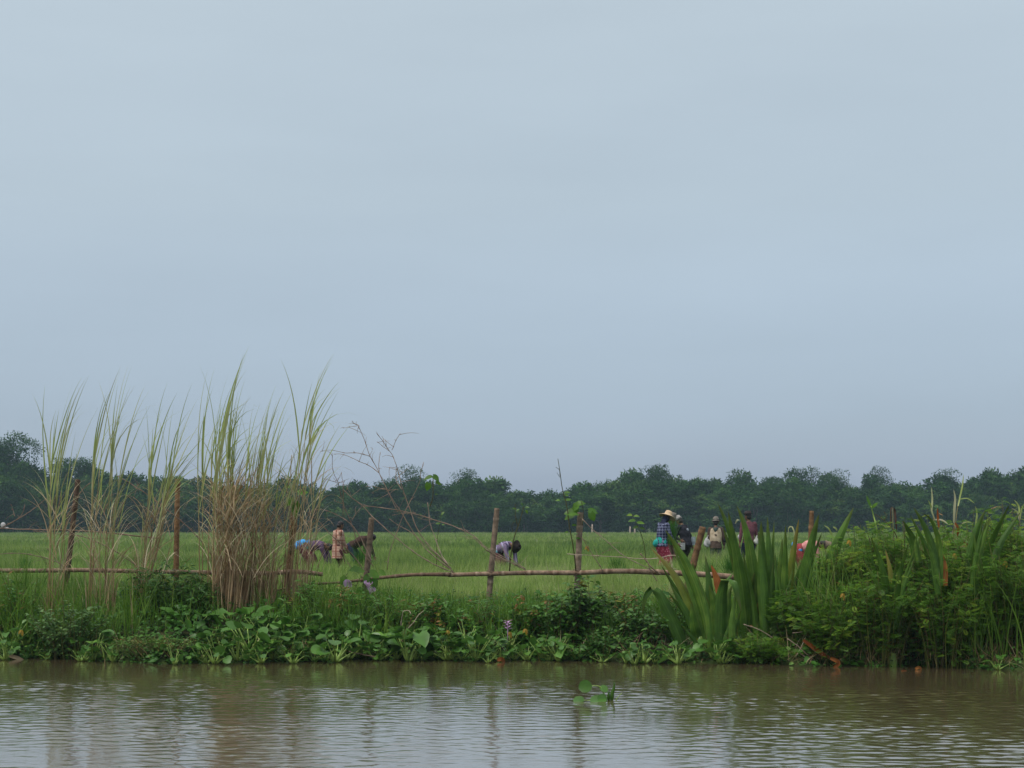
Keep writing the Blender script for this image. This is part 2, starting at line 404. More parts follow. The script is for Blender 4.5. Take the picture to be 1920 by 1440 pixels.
# ------------------------------------------------------------------ rice field
def rice_patch(g, y0, y1, dens, nb, hgt, wid, k, xr):
    A = (y1 - y0) * (xr(y0) + xr(y1))
    n = int(A * dens)
    y = y0 + (y1 - y0) * rng.random(n) ** .85
    x = rng.uniform(-1, 1, n) * xr(y)
    patch = np.sin(x * .21 + y * .13) * np.sin(y * .29 - x * .07 + 1) + .6 * np.sin(x * .6 + 1) * np.sin(y * .75) 
    h = hgt * (1 + .16 * patch) * rng.uniform(.75, 1.2, n)
    tint = np.clip(.45 + .24 * patch - .22 * (np.sin(y * .42 + .9 * np.sin(x * .11) + 2.2) > .72) * (np.sin(x * .23 + y * .1) > -.3) + rng.normal(0, .17, n) + np.clip((32 - y) / 8, 0, .4) - .26 * np.exp(-((y - 84) / 24) ** 2) * (.7 + .5 * np.sin(x * .09 + 1)), 0, 1)
    # the strip right behind the fence is short and thin
    h *= np.clip(.72 + (y - 29) / 22, .72, 1.0)
    X = np.repeat(x, nb) + rng.normal(0, .05, n * nb); Yv = np.repeat(y, nb) + rng.normal(0, .05, n * nb)
    base = np.stack([X, Yv, ground_z(X, Yv) - .02], -1)
    m = n * nb
    blades(g, base, np.repeat(h, nb) * rng.uniform(.8, 1.15, m), rng.uniform(0, 6.28, m), abs(rng.normal(.12, .12, m)), abs(rng.normal(.45, .35, m)), wid * rng.uniform(.7, 1.3, m), k=k, tint=np.clip(np.repeat(tint, nb) + rng.normal(0, .08, m), 0, 1), basew=.8)
g = G()
xr = lambda y: .37 * y + 4
rice_patch(g, 28.1, 36, 85, 6, .36, .0048, 4, xr)
rice_patch(g, 36, 52, 36, 6, .50, .0075, 3, xr)
rice_patch(g, 52, 90, 12, 6, .50, .015, 3, xr)
rice_patch(g, 90, 160, 4, 6, .44, .035, 3, xr)
rice_patch(g, 160, 272, 2.2, 6, .46, .06, 2, xr)
tag(g.build('rice_field', MAT['rice']), 'bright green field of young rice between the fence and the wood', 'rice', kind='stuff')

# ------------------------------------------------------------------ the wood beyond the field
def far_leaves(g, pos, outd, size, tint, droop=.35):
    n = len(pos)
    d = norm(outd * rng.uniform(.2, 1, (n, 1)) + rng.normal(0, .55, (n, 3)) + [0, 0, -droop])
    leaves(g, DIAMOND, pos, d, norm(outd + rng.normal(0, .6, (n, 3)) + [0, 0, .8]), size * rng.uniform(.7, 1.35, n), tint)
def billow(g, c, r, n, size, tb):
    """one clump of leaves: a lumpy shell round c"""
    d = norm(rng.normal(0, 1, (n, 3)) + [0, -.25, .35])
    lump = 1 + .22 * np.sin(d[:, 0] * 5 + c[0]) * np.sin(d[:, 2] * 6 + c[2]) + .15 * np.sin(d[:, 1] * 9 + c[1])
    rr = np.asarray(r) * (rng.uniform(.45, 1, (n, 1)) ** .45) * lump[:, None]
    far_leaves(g, c + d * rr, d, size, np.clip(tb + .25 * d[:, 2] * .6 + rng.normal(0, .13, n), 0, 1))  # top light painted into the tint: upper leaves lighter, lower ones darker
def plume(g, gt, base, top, arch, az, n, size, tb):
    """an arching bamboo culm: feathery leaves down its length, the tip hanging over"""
    t = np.linspace(0, 1, 12); H = top
    out = np.array([math.cos(az), math.sin(az), 0])
    r = arch * t ** 2.6; z = H * (t - .16 * np.clip(t - .72, 0, 1) ** 1.2 * 3.2 * min(1.2, arch / 2))
    line = base + out * r[:, None] + np.array([0, 0, 1.0]) * z[:, None]
    if gt is not None: tube(gt, line, np.linspace(.07, .012, 12), 5, .5)
    tt = rng.beta(2.6, 1.3, n); i = np.clip((tt * 11).astype(int), 0, 10); f = (tt * 11 - i)[:, None]
    p = line[i] * (1 - f) + line[i + 1] * f
    sp = .95 * np.sin(math.pi * np.clip(.12 + .80 * tt, 0, 1)) + .12
    d = norm(rng.normal(0, 1, (n, 3)) * [1, 1, .55])
    p = p + d * (sp * rng.random(n) ** .6)[:, None]
    far_leaves(g, p, norm(d + [0, 0, .1]), size, np.clip(tb + .2 * (tt - .5) + rng.normal(0, .13, n), 0, 1), .6)
def make_tree(kind, H, Wd, seed, tb=.45, size=.42, dens=1.0):
    """geometry of one tree at the origin: (trunk, crown)"""
    global rng
    keep, rng = rng, np.random.default_rng(seed)
    gt, gc = G(), G()
    if kind == 'bamboo':
        nc = int(18 * dens * (Wd / 3.5))
        for i in range(nc):
            az = rng.uniform(0, 6.28); b0 = np.array([rng.normal(0, .6), rng.normal(0, .6), 0])
            plume(gc, gt, b0, H * rng.uniform(.70, 1.03), Wd * rng.uniform(.15, 1.0), az, int(150 * dens), size * .85, tb + rng.normal(0, .13))
        for i in range(int(9 * dens)):
            a = rng.uniform(0, 6.28); c = np.array([math.cos(a) * Wd * rng.uniform(.3, .9), math.sin(a) * Wd * rng.uniform(.3, .9), H * rng.uniform(.08, .6)])
            billow(gc, c, rng.uniform(1.0, 1.9), int(110 * dens), size, tb - .08 + rng.normal(0, .12))
    else:
        tube(gt, smooth_line([(0, 0, 0), (rng.normal(0, .15), 0, H * .25), (rng.normal(0, .4), rng.normal(0, .3), H * .6), (rng.normal(0, .6), 0, H * .88)], 10), np.linspace(.28, .05, 10), 7, .5)
        nb = int(15 * dens * max(1, H / 11))
        for i in range(nb):
            zf = rng.uniform(.30, .95) if kind == 'broad' else rng.uniform(.55, .97)
            rad = Wd * (1.05 - .75 * max(0, zf - .4) / .6) * rng.uniform(.25, 1)
            a = rng.uniform(0, 6.28)
            c = np.array([math.cos(a) * rad, math.sin(a) * rad, H * zf])
            tube(gt, smooth_line([(0, 0, H * zf * .55), c * [.5, .5, .85], c], 6), np.linspace(.10, .02, 6), 5, .5)
            br = rng.uniform(.8, 1.6) * Wd / 3.2
            billow(gc, c, np.array([br * 1.15, br * 1.15, br * .8]), int(125 * dens * max(.8, br) ** 1.3), size * (.8 if kind == 'open' else 1), tb + rng.normal(0, .16))
    rng = keep
    return gt, gc
SKY_X = [-500, -60, 0, 35, 55, 75, 100, 120, 160, 250, 330, 420, 520, 600, 640, 700, 760, 800, 870, 950, 1010, 1060, 1100, 1150, 1220, 1260, 1300, 1360, 1380, 1440, 1500, 1540, 1560, 1580, 1600, 1640, 1700, 1760, 1800, 1830, 1920, 2020, 2500]
SKY_Y = [850, 835, 832, 838, 868, 884, 876, 866, 874, 886, 882, 893, 891, 896, 906, 893, 892, 897, 889, 905, 914, 907, 897, 891, 876, 886, 891, 893, 887, 886, 882, 890, 902, 908, 896, 888, 893, 890, 892, 884, 882, 880, 890]
def sky_h(x, Y): return EYE + (HOR - np.interp(960 + x * F_PX / Y, SKY_X, SKY_Y)) / F_PX * Y - .78
# every tree of the mass is one of eight kinds, scaled; the whole reads as one wall of foliage
protos = []
for i in range(9):
    kind = ['bamboo', 'broad', 'bamboo', 'bamboo', 'broad', 'bamboo', 'broad', 'bamboo', 'broad'][i]
    gt, gc = make_tree(kind, 10, 3.4, 100 + i, tb=[.40, .30, .50, .45, .36, .55, .42, .34, .50][i], dens=1.15, size=.64)
    protos.append((gt, gc))
def placed(gsrc, dst, loc, s, sz, rz, dt):
    V = np.concatenate(gsrc.v) * [s, s, sz]; c, sn = math.cos(rz), math.sin(rz)
    V = np.stack([V[:, 0] * c - V[:, 1] * sn, V[:, 0] * sn + V[:, 1] * c, V[:, 2]], -1) + loc
    ti = np.clip(np.concatenate(gsrc.ti) + dt, 0, 1); base = dst.n
    dst.v.append(V); dst.ti.append(ti.astype(np.float32)); dst.u.append(np.zeros(len(V), np.float32)); dst.n += len(V)
    dst.q += [f + base for f in gsrc.q]; dst.t += [f + base for f in gsrc.t]
g = G(); gtk = G()
fr = np.random.default_rng(77)
for row, (Y0, step, hs) in enumerate([(276, 3.2, .70), (281, 3.4, .88), (287, 3.6, .98), (294, 4.2, .98)]):
    x = -135 + fr.uniform(0, 3)
    while x < 135:
        Y = Y0 + fr.normal(0, 1.6); h = sky_h(x, Y) * hs * fr.uniform(.92, 1.03)
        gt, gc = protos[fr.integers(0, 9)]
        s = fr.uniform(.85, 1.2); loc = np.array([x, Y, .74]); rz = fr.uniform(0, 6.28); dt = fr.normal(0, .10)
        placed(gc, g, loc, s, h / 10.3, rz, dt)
        if row == 0: placed(gt, gtk, loc, s, h / 10.3, rz, 0)
        x += step * fr.uniform(.75, 1.25)
# undergrowth along the field's edge
n = 170
for i in range(n):
    x = -130 + 260 * (i + fr.random()) / n
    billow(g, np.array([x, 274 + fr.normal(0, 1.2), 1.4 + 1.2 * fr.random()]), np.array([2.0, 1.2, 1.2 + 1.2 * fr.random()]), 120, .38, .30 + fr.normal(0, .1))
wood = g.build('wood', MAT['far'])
tag(wood, 'dark green wood of bamboo and broadleaf trees behind the rice field', 'wood', kind='stuff')
wt = gtk.build('trunk', MAT['trunk'], parent=wood); wt['kind'] = 'stuff'

# trees that stand out of its skyline, each a thing of its own
EMER = [  # px, top py, half width px, kind, darkness, label
    (16, 826, 45, 'broad', .26, 'tallest dark tree of the wood, at its left end'),
    (62, 846, 14, 'bamboo', .22, 'thin tree with drooping tips just right of the tallest dark tree'),
    (122, 854, 20, 'broad', .36, 'rounded tree rising behind the leftmost stalks of tall grass'),
    (158, 862, 12, 'open', .40, 'small loose crown between two stalks of tall grass on the skyline'),
    (730, 886, 22, 'bamboo', .48, 'feathery bamboo behind the bare leaning canes, left of the leafy shoot'),
    (775, 880, 8, 'open', .42, 'narrow wispy treetop poking up left of the leafy shoot'),
    (872, 884, 24, 'open', .50, 'open airy tree right of the leafy shoot'),
    (930, 899, 22, 'broad', .30, 'low dark rounded tree above the bent worker in the field'),
    (1130, 886, 18, 'bamboo', .46, 'bamboo with a hooked tip above the third upright post'),
    (1192, 880, 18, 'broad', .34, 'dark domed tree left of the highest crown above the straw hat'),
    (1231, 868, 20, 'broad', .28, 'highest dark crown of the wood above the straw hat'),
    (1266, 874, 12, 'bamboo', .36, 'spiky bamboo top leaning right beside the highest crown'),
    (1310, 886, 16, 'bamboo', .46, 'small curling bamboo tips above the man in the black shirt'),
    (1385, 882, 18, 'broad', .30, 'dark round treetop above the man in the maroon shirt'),
    (1452, 882, 18, 'broad', .36, 'left of three rounded crowns above the sword leaves'),
    (1487, 880, 20, 'broad', .30, 'middle and darkest of three rounded crowns above the sword leaves'),
    (1520, 877, 17, 'broad', .36, 'right and tallest of three rounded crowns above the sword leaves'),
    (1549, 887, 10, 'broad', .38, 'narrow upright tree beside a gap showing the sky'),
    (1575, 890, 14, 'open', .44, 'airy tree filling the gap in the skyline'),
    (1645, 883, 22, 'open', .28, 'flat topped dark tree with a layered crown'),
    (1775, 888, 18, 'open', .34, 'gappy crown with sky showing through near the right end'),
    (1845, 877, 24, 'bamboo', .42, 'tall feathery bamboo near the right end of the wood'),
    (1905, 876, 26, 'bamboo', .44, 'rightmost tall bamboo of the wood with spiky tips')]
for i, (px, py, hw, kind, tb, lab) in enumerate(EMER):
    Y = 289 + (i * 7 % 5) * 1.3
    top = P(px, py + (3 if kind == 'broad' else 0), Y)
    H = top[2] - .76
    root = thing('bamboo_clump' if kind == 'bamboo' else 'tree', (top[0], Y, .76), lab, 'bamboo' if kind == 'bamboo' else 'tree', 'trees standing out of the skyline of the wood')
    gt, gc = make_tree(kind, H, max(3.6, hw * 1.6 / F_PX * Y), 300 + i, tb=tb, dens=1.1, size=.40)
    for gg, nm, mt in ((gt, 'trunk', MAT['trunk']), (gc, 'crown', MAT['far'])):
        me = gg.mesh(nm); me.materials.append(mt)
        o = bpy.data.objects.new(nm, me); COL.objects.link(o); o.parent = root
# pale stakes and a tuft at the far edge of the field
for (px, py, hpx, lab) in ((1110, 1004, 10, 'pale stake at the far edge of the field, left of a second one'), (1190, 1004, 7, 'short pale stake at the far edge of the field, right of a taller one'), (1181, 1004, 6, 'shortest pale stake standing close beside another far stake')):
    Y = 262.; b0 = P(px, 988, Y); b0[2] = .75
    g = G(); tube(g, smooth_line([b0, b0 + [.03, 0, .8], b0 + [.05, 0, .9 + hpx / F_PX * Y]], 5), [.16, .15, .15, .13, .10], 7, .95)
    tag(g.build('stake', MAT['bamboo_dry'], org=b0), lab, 'stake', 'stakes at the far edge of the field')

# ------------------------------------------------------------------ the bamboo fence
def bamboo_pole(g, pts, r0, r1, tint, nodes=.38, n=10):
    """a pole with swollen nodes and a cut, closed end"""
    pts = np.asarray(pts, float); Ln = np.linalg.norm(np.diff(pts, axis=0), axis=1).sum()
    k = max(12, int(Ln / .035)); line = smooth_line(pts, k)
    s = np.linspace(0, Ln, k); d = abs((s / nodes + .37) % 1 - .5) * nodes
    r = np.linspace(r0, r1, k) * (1 + .16 * np.exp(-(d / .022) ** 2)) * (1 + .03 * np.sin(s * 9))
    tt = np.repeat(np.clip(tint + .25 * np.exp(-(d / .03) ** 2) - .2 * np.exp(-((d - .05) / .03) ** 2) + .06 * np.sin(s * 13), 0, 1), n)
    tube(g, line, r, n, np.r_[tt, tt[0], tt[-1]])
    return line
def bamboo_mat(name, stops):
    m = leaf_mat(name, stops, .7, 0, .2, noise=14)
    for n in m.node_tree.nodes:
        if n.type == 'TEX_NOISE': n.inputs['Detail'].default_value = 9; n.inputs['Roughness'].default_value = .7
        if n.type == 'MAP_RANGE': n.inputs['To Min'].default_value = .45; n.inputs['To Max'].default_value = 1.55
    return m
fm = bamboo_mat('weathered_bamboo', [(0, (.06, .042, .030)), (.5, (.17, .125, .088)), (1, (.36, .29, .22))])
fm_or = bamboo_mat('orange_brown_bamboo', [(0, (.080, .043, .020)), (.5, (.175, .098, .045)), (1, (.29, .18, .095))])
fm_dk = bamboo_mat('dark_bamboo', [(0, (.035, .024, .018)), (.5, (.085, .055, .038)), (1, (.20, .14, .09))])
fm_rail = bamboo_mat('peeling_rail', [(0, (.06, .035, .022)), (.35, (.17, .105, .068)), (.7, (.34, .25, .18)), (1, (.52, .43, .34))])
FY = 28.0
b0 = P(930, 1125, FY)
fence = thing('bamboo_fence', (b0[0], FY, .78), 'rough bamboo fence of leaning posts and low rails between the bank and the rice field', 'fence')
def post(p_top, p_bot, wpx, mt, tint=.5, Y=FY, lab=None, nodes=.38, deep=.25):
    a, b = P(*p_bot, Y), P(*p_top, Y)
    d = norm(b - a); a = a + d * ((.78 - deep - a[2]) / max(d[2], .2))
    g = G(); r = wpx * .92 / 2 / F_PX * Y
    bamboo_pole(g, [a, (a + b) / 2 + [rng.normal(0, .008), 0, 0], b], r * 1.08, r * .95, tint, nodes)
    # dark solid plug, painted as the shade inside the cut end
    tube(g, [b + d * .003, b - d * .05], [r * .72, r * .55], 9, 0.0)
    o = g.build('fence_post', mt, parent=fence)
    if lab: o['label'] = lab
    return o
post((146, 899), (122, 1100), 11, fm_dk, .45, FY, 'dark brown leaning post with pale rings', .62)
post((333, 898), (330, 1090), 11, fm_or, .55, FY, 'straight orange brown post')
post((553, 957), (537, 1118), 15, fm_or, .25, FY, 'dark brown post in the dry grass')
post((697, 971), (681, 1150), 12, fm, .45, FY, 'grey brown post with the lilac flowers at its foot', .62)
post((932, 953), (917, 1122), 12, fm, .50, FY - .1, 'grey brown post beside the bent worker', .55)
post((1088, 961), (1082, 1120), 13, fm, .60, FY - .05, 'pale upright post with a climbing vine', .5)
post((1318, 988), (1299, 1060), 14, fm_or, .30, 28.6, 'thick brown post leaning to the right', .30)
post((1522, 958), (1519, 1060), 10, fm_or, .45, 28.4, 'orange brown post behind the sword leaves')
def rail(pts, w0, w1, mt, tint, Y=FY - .16, nodes=.45, lab=None):
    g = G(); bamboo_pole(g, [P(x, y, Y + (dy if len(q) > 2 else 0)) for q in pts for x, y, dy in [(*q, 0)[:3]]], w0 / 2 / F_PX * Y, w1 / 2 / F_PX * Y, tint, nodes, 9)
    o = g.build('rail', mt, parent=fence)
    if lab: o['label'] = lab
rail([(1385, 1083), (1330, 1078), (1235, 1073), (1160, 1071), (1085, 1074), (1000, 1074), (915, 1076), (840, 1078)], 11, 8, fm_rail, .45, lab='long peeling rail')
rail([(845, 1077), (770, 1078), (700, 1085), (640, 1092), (560, 1098), (500, 1112)], 7.5, 3.5, fm_rail, .30, Y=FY - .2, lab='thin end of the long rail')
rail([(-60, 1069), (60, 1070), (155, 1069), (290, 1072), (430, 1074), (500, 1075), (562, 1072), (605, 1077)], 8, 8.5, fm_rail, .45, lab='rail behind the dry grass', Y=FY - .17)
# lashings where posts and rails meet
for (px, py) in ((122, 1069), (331, 1073), (541, 1074), (684, 1086), (921, 1076), (1083, 1074)):
    g = G(); c = P(px, py, FY - .08)
    for q in range(3):
        a = np.linspace(0, 2 * math.pi, 14)
        ring = np.stack([c[0] + .075 * np.cos(a), c[1] + .12 * np.sin(a), c[2] + .05 * np.cos(a + q * 1.3) + (q - 1) * .012], -1)
        tube(g, ring, .006, 5, .3, caps=False)
    g.build('lashing', MAT['bamboo_dry'], parent=fence)

# ------------------------------------------------------------------ dry bamboo canes leaning on and over the fence
def cane(label, lines, Y0=FY - .25, tint=.58, name='bamboo_cane', cat='dry cane', grp='dry bamboo canes stuck along the fence', mt=None, knots=True):
    """lines: [(points in the photograph, width there at the root, at the tip)], the first is the cane, the rest its twigs"""
    root = P(*lines[0][0][-1][:2], Y0)
    t = thing(name, root, label, cat, grp)
    for i, (pts, w0, w1) in enumerate(lines):
        pts = pts[::-1]
        ys = Y0 + np.cumsum(np.r_[0, rng.normal(0, .04, len(pts) - 1)]) + (rng.uniform(-.08, .08) if i else 0)
        wp = [P(x, y, yy) for (x, y), yy in zip(pts, ys)]
        n = max(6, 5 * len(pts)); line = smooth_line(wp, n)
        line += np.cumsum(rng.normal(0, .0025, line.shape), 0) * (np.linspace(0, 1, n)[:, None] > 0)
        r = np.linspace(w0, w1, n) * .86 / 2 / F_PX * Y0
        g = G()
        if knots:
            ks = (np.arange(n) % 5 == 3) & (np.arange(n) > 1)
            r = r * np.where(ks, 1.55, 1.0)
        tube(g, line, r, 6, np.clip(tint + rng.normal(0, .08, n * 6 + 2), 0, 1))
        if knots:
            for q in np.nonzero((np.arange(n) % 5 == 3) & (np.arange(n) > 2))[0]:
                if rng.random() < .8:
                    d = norm(rng.normal(0, 1, 3) * [1, .5, 1]) * (rng.uniform(.02, .07) if rng.random() < .6 else rng.uniform(.12, .38)); tube(g, smooth_line([line[q], line[q] + d * .6 + [0, 0, .01], line[q] + d + rng.normal(0, .02, 3)], 6), np.linspace(.0045, .0018, 6), 4, tint)
        g.build('stem' if i == 0 else 'twig', mt or MAT['bamboo_dry'], parent=t)
    return t
Z = lambda *uv: [(600 + u * .15625, 780 + v * .15625) for u, v in uv]
cane('bare cane with three arching twigs, its tip touching a bent green blade', [
    (Z((445, 100), (530, 270), (605, 490), (710, 685), (800, 880), (940, 1105), (985, 1170), (1140, 1420)) + [(800, 1030), (850, 1072)], 2.6, 1.2),
    (Z((0, 412), (150, 405), (300, 435), (450, 445), (605, 490)), 1.5, .8), (Z((160, 465), (230, 463), (365, 495), (480, 548), (590, 595), (710, 685)), 1.7, .9),
    (Z((728, 440), (705, 580), (710, 685)), 1.5, 1.0), (Z((640, 390), (605, 470)), .9, .6), (Z((390, 70), (420, 100), (450, 115)), 1.1, .7), (Z((480, 130), (450, 105)), .9, .6), (Z((270, 148), (350, 128), (440, 120)), 1.2, .7)])
cane('upright bare cane forking at the top above the wood', [
    (Z((680, 195), (755, 300), (800, 375), (858, 450), (905, 570), (930, 650), (960, 770), (1000, 910), (1080, 1140), (1170, 1380)) + [(800, 1020), (846, 1066)], 2.6, 1.2),
    (Z((668, 322), (770, 378), (830, 420)), 1.3, .9), (Z((780, 270), (795, 360)), 1.2, .8), (Z((965, 205), (895, 310), (862, 410)), 1.5, 1.0), (Z((835, 612), (905, 625)), 1.2, .7),
    (Z((905, 620), (910, 760), (980, 880)), 1.8, 1.2), (Z((1000, 685), (950, 650)), .8, .5), (Z((745, 240), (768, 280)), .8, .6)])
cane('straight bare cane leaning to the right, left of the leafy shoot', [(Z((1242, 540), (1212, 635), (1190, 775), (1105, 940), (1040, 1080), (985, 1200), (900, 1430)) + [(731, 1030), (726, 1068)], 1.8, 1.0), (Z((1235, 590), (1212, 640)), .8, .5)])
cane('long straight cane slanting down from left to right behind the boy', [(Z((275, 890), (370, 980), (500, 1085), (600, 1195), (750, 1330), (880, 1440)) + [(790, 1045), (851, 1074)], 2.6, 1.7), (Z((355, 910), (380, 990)), 1.0, .6), (Z((370, 1250), (430, 1160), (500, 1085)), 1.3, .9)])
cane('long thin cane arching far to the right toward the next post', [(Z((500, 1078), (700, 1095), (940, 1130), (1080, 1160), (1430, 1260), (1670, 1350), (1850, 1440)) + [(912, 1031), (930, 1042)], 2.4, 1.5), (Z((1740, 1370), (1742, 1420)), 1.2, .9), (Z((870, 1180), (1000, 1160), (1150, 1160)), 1.2, .8), (Z((1090, 1170), (1250, 1245), (1400, 1250)), 1.1, .6)])
cane('thin arched cane passing over the head of the boy', [([(576, 960), (585, 955), (600, 953), (618, 957), (638, 966), (655, 978), (672, 1000), (688, 1035), (697, 1052)], 2.2, 1.4)])
cane('broken cane with a tuft of spiky twigs left of the boy', [
    (Z((130, 440), (150, 670), (205, 790), (235, 920), (270, 1040), (330, 1180), (380, 1290)) + [(668, 1010), (700, 1062)], 2.0, 1.0), (Z((265, 660), (210, 780)), 1.2, .7), (Z((280, 800), (278, 1000), (275, 1200)), 1.5, 1.0),
    (Z((160, 1010), (220, 1030), (290, 1055)), 1.2, .9), (Z((40, 752), (120, 770), (200, 800)), 1.2, .6), (Z((300, 795), (210, 795)), 1.1, .5), (Z((155, 740), (200, 800)), 1.0, .5), (Z((170, 860), (208, 810)), 1.0, .5)], tint=.35)
cane('short bare cane slanting between the two crossing canes', [(Z((820, 1225), (930, 1300), (1090, 1390)) + [(790, 1015), (846, 1066)], 1.9, 1.2)])
cane('thin forked twig lying across the bare canes above the field', [(Z((540, 850), (620, 845), (700, 865), (800, 885)) + [(733, 935), (746, 960)], 1.4, .9), (Z((800, 885), (870, 875), (940, 885)), 1.2, .6), (Z((620, 920), (720, 875), (790, 885)), 1.0, .6)])
cane('pale crooked stick below the leafy shoot', [(Z((1285, 1050), (1300, 1160), (1310, 1280), (1360, 1430)) + [(824, 1035), (842, 1064)], 2.4, 1.8)], tint=.85)
cane('crooked dark cane leaning behind the bent woman with the blue waist cloth', [([(562, 925), (567, 935), (577, 962), (596, 975), (616, 998), (640, 1020), (665, 1045), (690, 1082)], 2.2, 1.4), ([(560, 968), (580, 978), (605, 990)], 1.4, .9), ([(640, 1120 * .15625 + 780), (630, 1000), (650, 1050)][1:] + [(662, 1072)], 1.2, .9)], tint=.3)
cane('splayed dry canes fanning out from the rail behind the bent worker', [([(886, 1008), (918, 1035), (950, 1052), (985, 1068)], 2.0, 1.2), ([(905, 1024), (935, 1040), (985, 1069)], 1.8, .9), ([(933, 1015), (955, 1042), (984, 1066)], 1.9, 1.0), ([(918, 1042), (945, 1050), (986, 1067)], 1.5, .9), ([(870, 990), (905, 1018), (930, 1040)], 1.2, .8)], tint=.6)
cane('thin cane sloping from the vine covered post down to the rail', [([(1094, 974), (1115, 995), (1140, 1016), (1175, 1044), (1210, 1062), (1237, 1076)], 2.0, 1.4), ([(1130, 1006), (1122, 1000)], 1, .6)], tint=.7)
cane('pale level cane in front of the woman in the red floral wrap', [([(1062, 1038), (1150, 1043), (1235, 1045), (1262, 1040), (1282, 1046)], 2.0, 1.3), ([(1235, 1045), (1245, 1060), (1270, 1068)], 1.2, .8)], tint=.9)
cane('dark bent twig standing on the rail right of the vine covered post', [([(1092, 1010), (1112, 1040), (1126, 1062), (1131, 1072)], 2.0, 1.3), ([(1118, 1046), (1135, 1035), (1150, 1030)], 1.1, .7)], tint=.3)
cane('dark broken cane left of the woman in the red floral wrap', [([(1200, 1036), (1213, 1052), (1222, 1064), (1240, 1078)], 3.0, 2.4), ([(1215, 1052), (1219, 1066), (1232, 1090)], 2.2, 1.4)], tint=.35)
cane('long knotted cane lying level across the left of the fence', [([(-40, 988), (0, 990), (105, 993), (190, 997), (250, 1002), (300, 1006)][::-1], 2.0, 3.4), ([(90, 935), (60, 958), (40, 970), (8, 988)], 2.0, 1.2), ([(48, 945), (42, 962), (5, 989)], 1.8, 1.0), ([(18, 944), (24, 956), (28, 968)], 1.2, .9),
    ([(172, 904), (160, 914), (133, 958), (118, 978), (107, 991)], 2.2, 1.6), ([(233, 941), (225, 962), (188, 996)], 1.6, 1.0), ([(268, 965), (240, 985), (190, 997)], 1.1, .7)], tint=.42, Y0=27.5)
cane('straight cane slanting down through the tall grass at the left', [([(218, 895), (263, 922), (312, 958), (367, 1005), (395, 1040), (410, 1072)], 2.4, 1.7), ([(250, 914), (262, 906)], 1, .6)], tint=.4, Y0=27.3)
cane('drooping dark cane under the level cane at the left', [([(60, 994), (95, 998), (150, 1004), (190, 1020), (235, 1045), (268, 1068)], 2.0, 1.3), ([(150, 1004), (170, 1010), (215, 1010)], 1.1, .7)], tint=.35, Y0=27.4)
cane('bent dark cane above the lower rail at the left edge', [([(-20, 1041), (50, 1039), (80, 1046), (112, 1058), (132, 1070)], 2.2, 1.6), ([(88, 1027), (105, 1048), (120, 1064)], 1.4, .9)], tint=.4, Y0=27.5)
# sticks half in the water at the foot of the bank
for pts, lab, Y in (([(1395, 1172), (1430, 1185), (1455, 1199)], 'pale thin stick poking out under the sword leaves', 24.9), ([(1486, 1186), (1515, 1185), (1540, 1195)], 'pale curved twig in front of the fine leaved shrubs', 24.5),
                    ([(1476, 1198), (1500, 1215), (1532, 1240), (1545, 1246)], 'grey stick slanting into the water left of the fallen red brown leaf', 24.3), ([(1498, 1225), (1520, 1238), (1535, 1245)], 'shorter grey stick slanting into the water below another', 24.2),
                    ([(655, 1222), (672, 1226), (705, 1232)], 'dark stick floating at the foot of the bank', 24.9)):
    cane(lab, [(pts, 2.0, 2.4)], Y0=Y, tint=.8 if 'grey' in lab or 'pale' in lab else .2, name='stick', cat='stick', grp='sticks at the water line', knots=False)

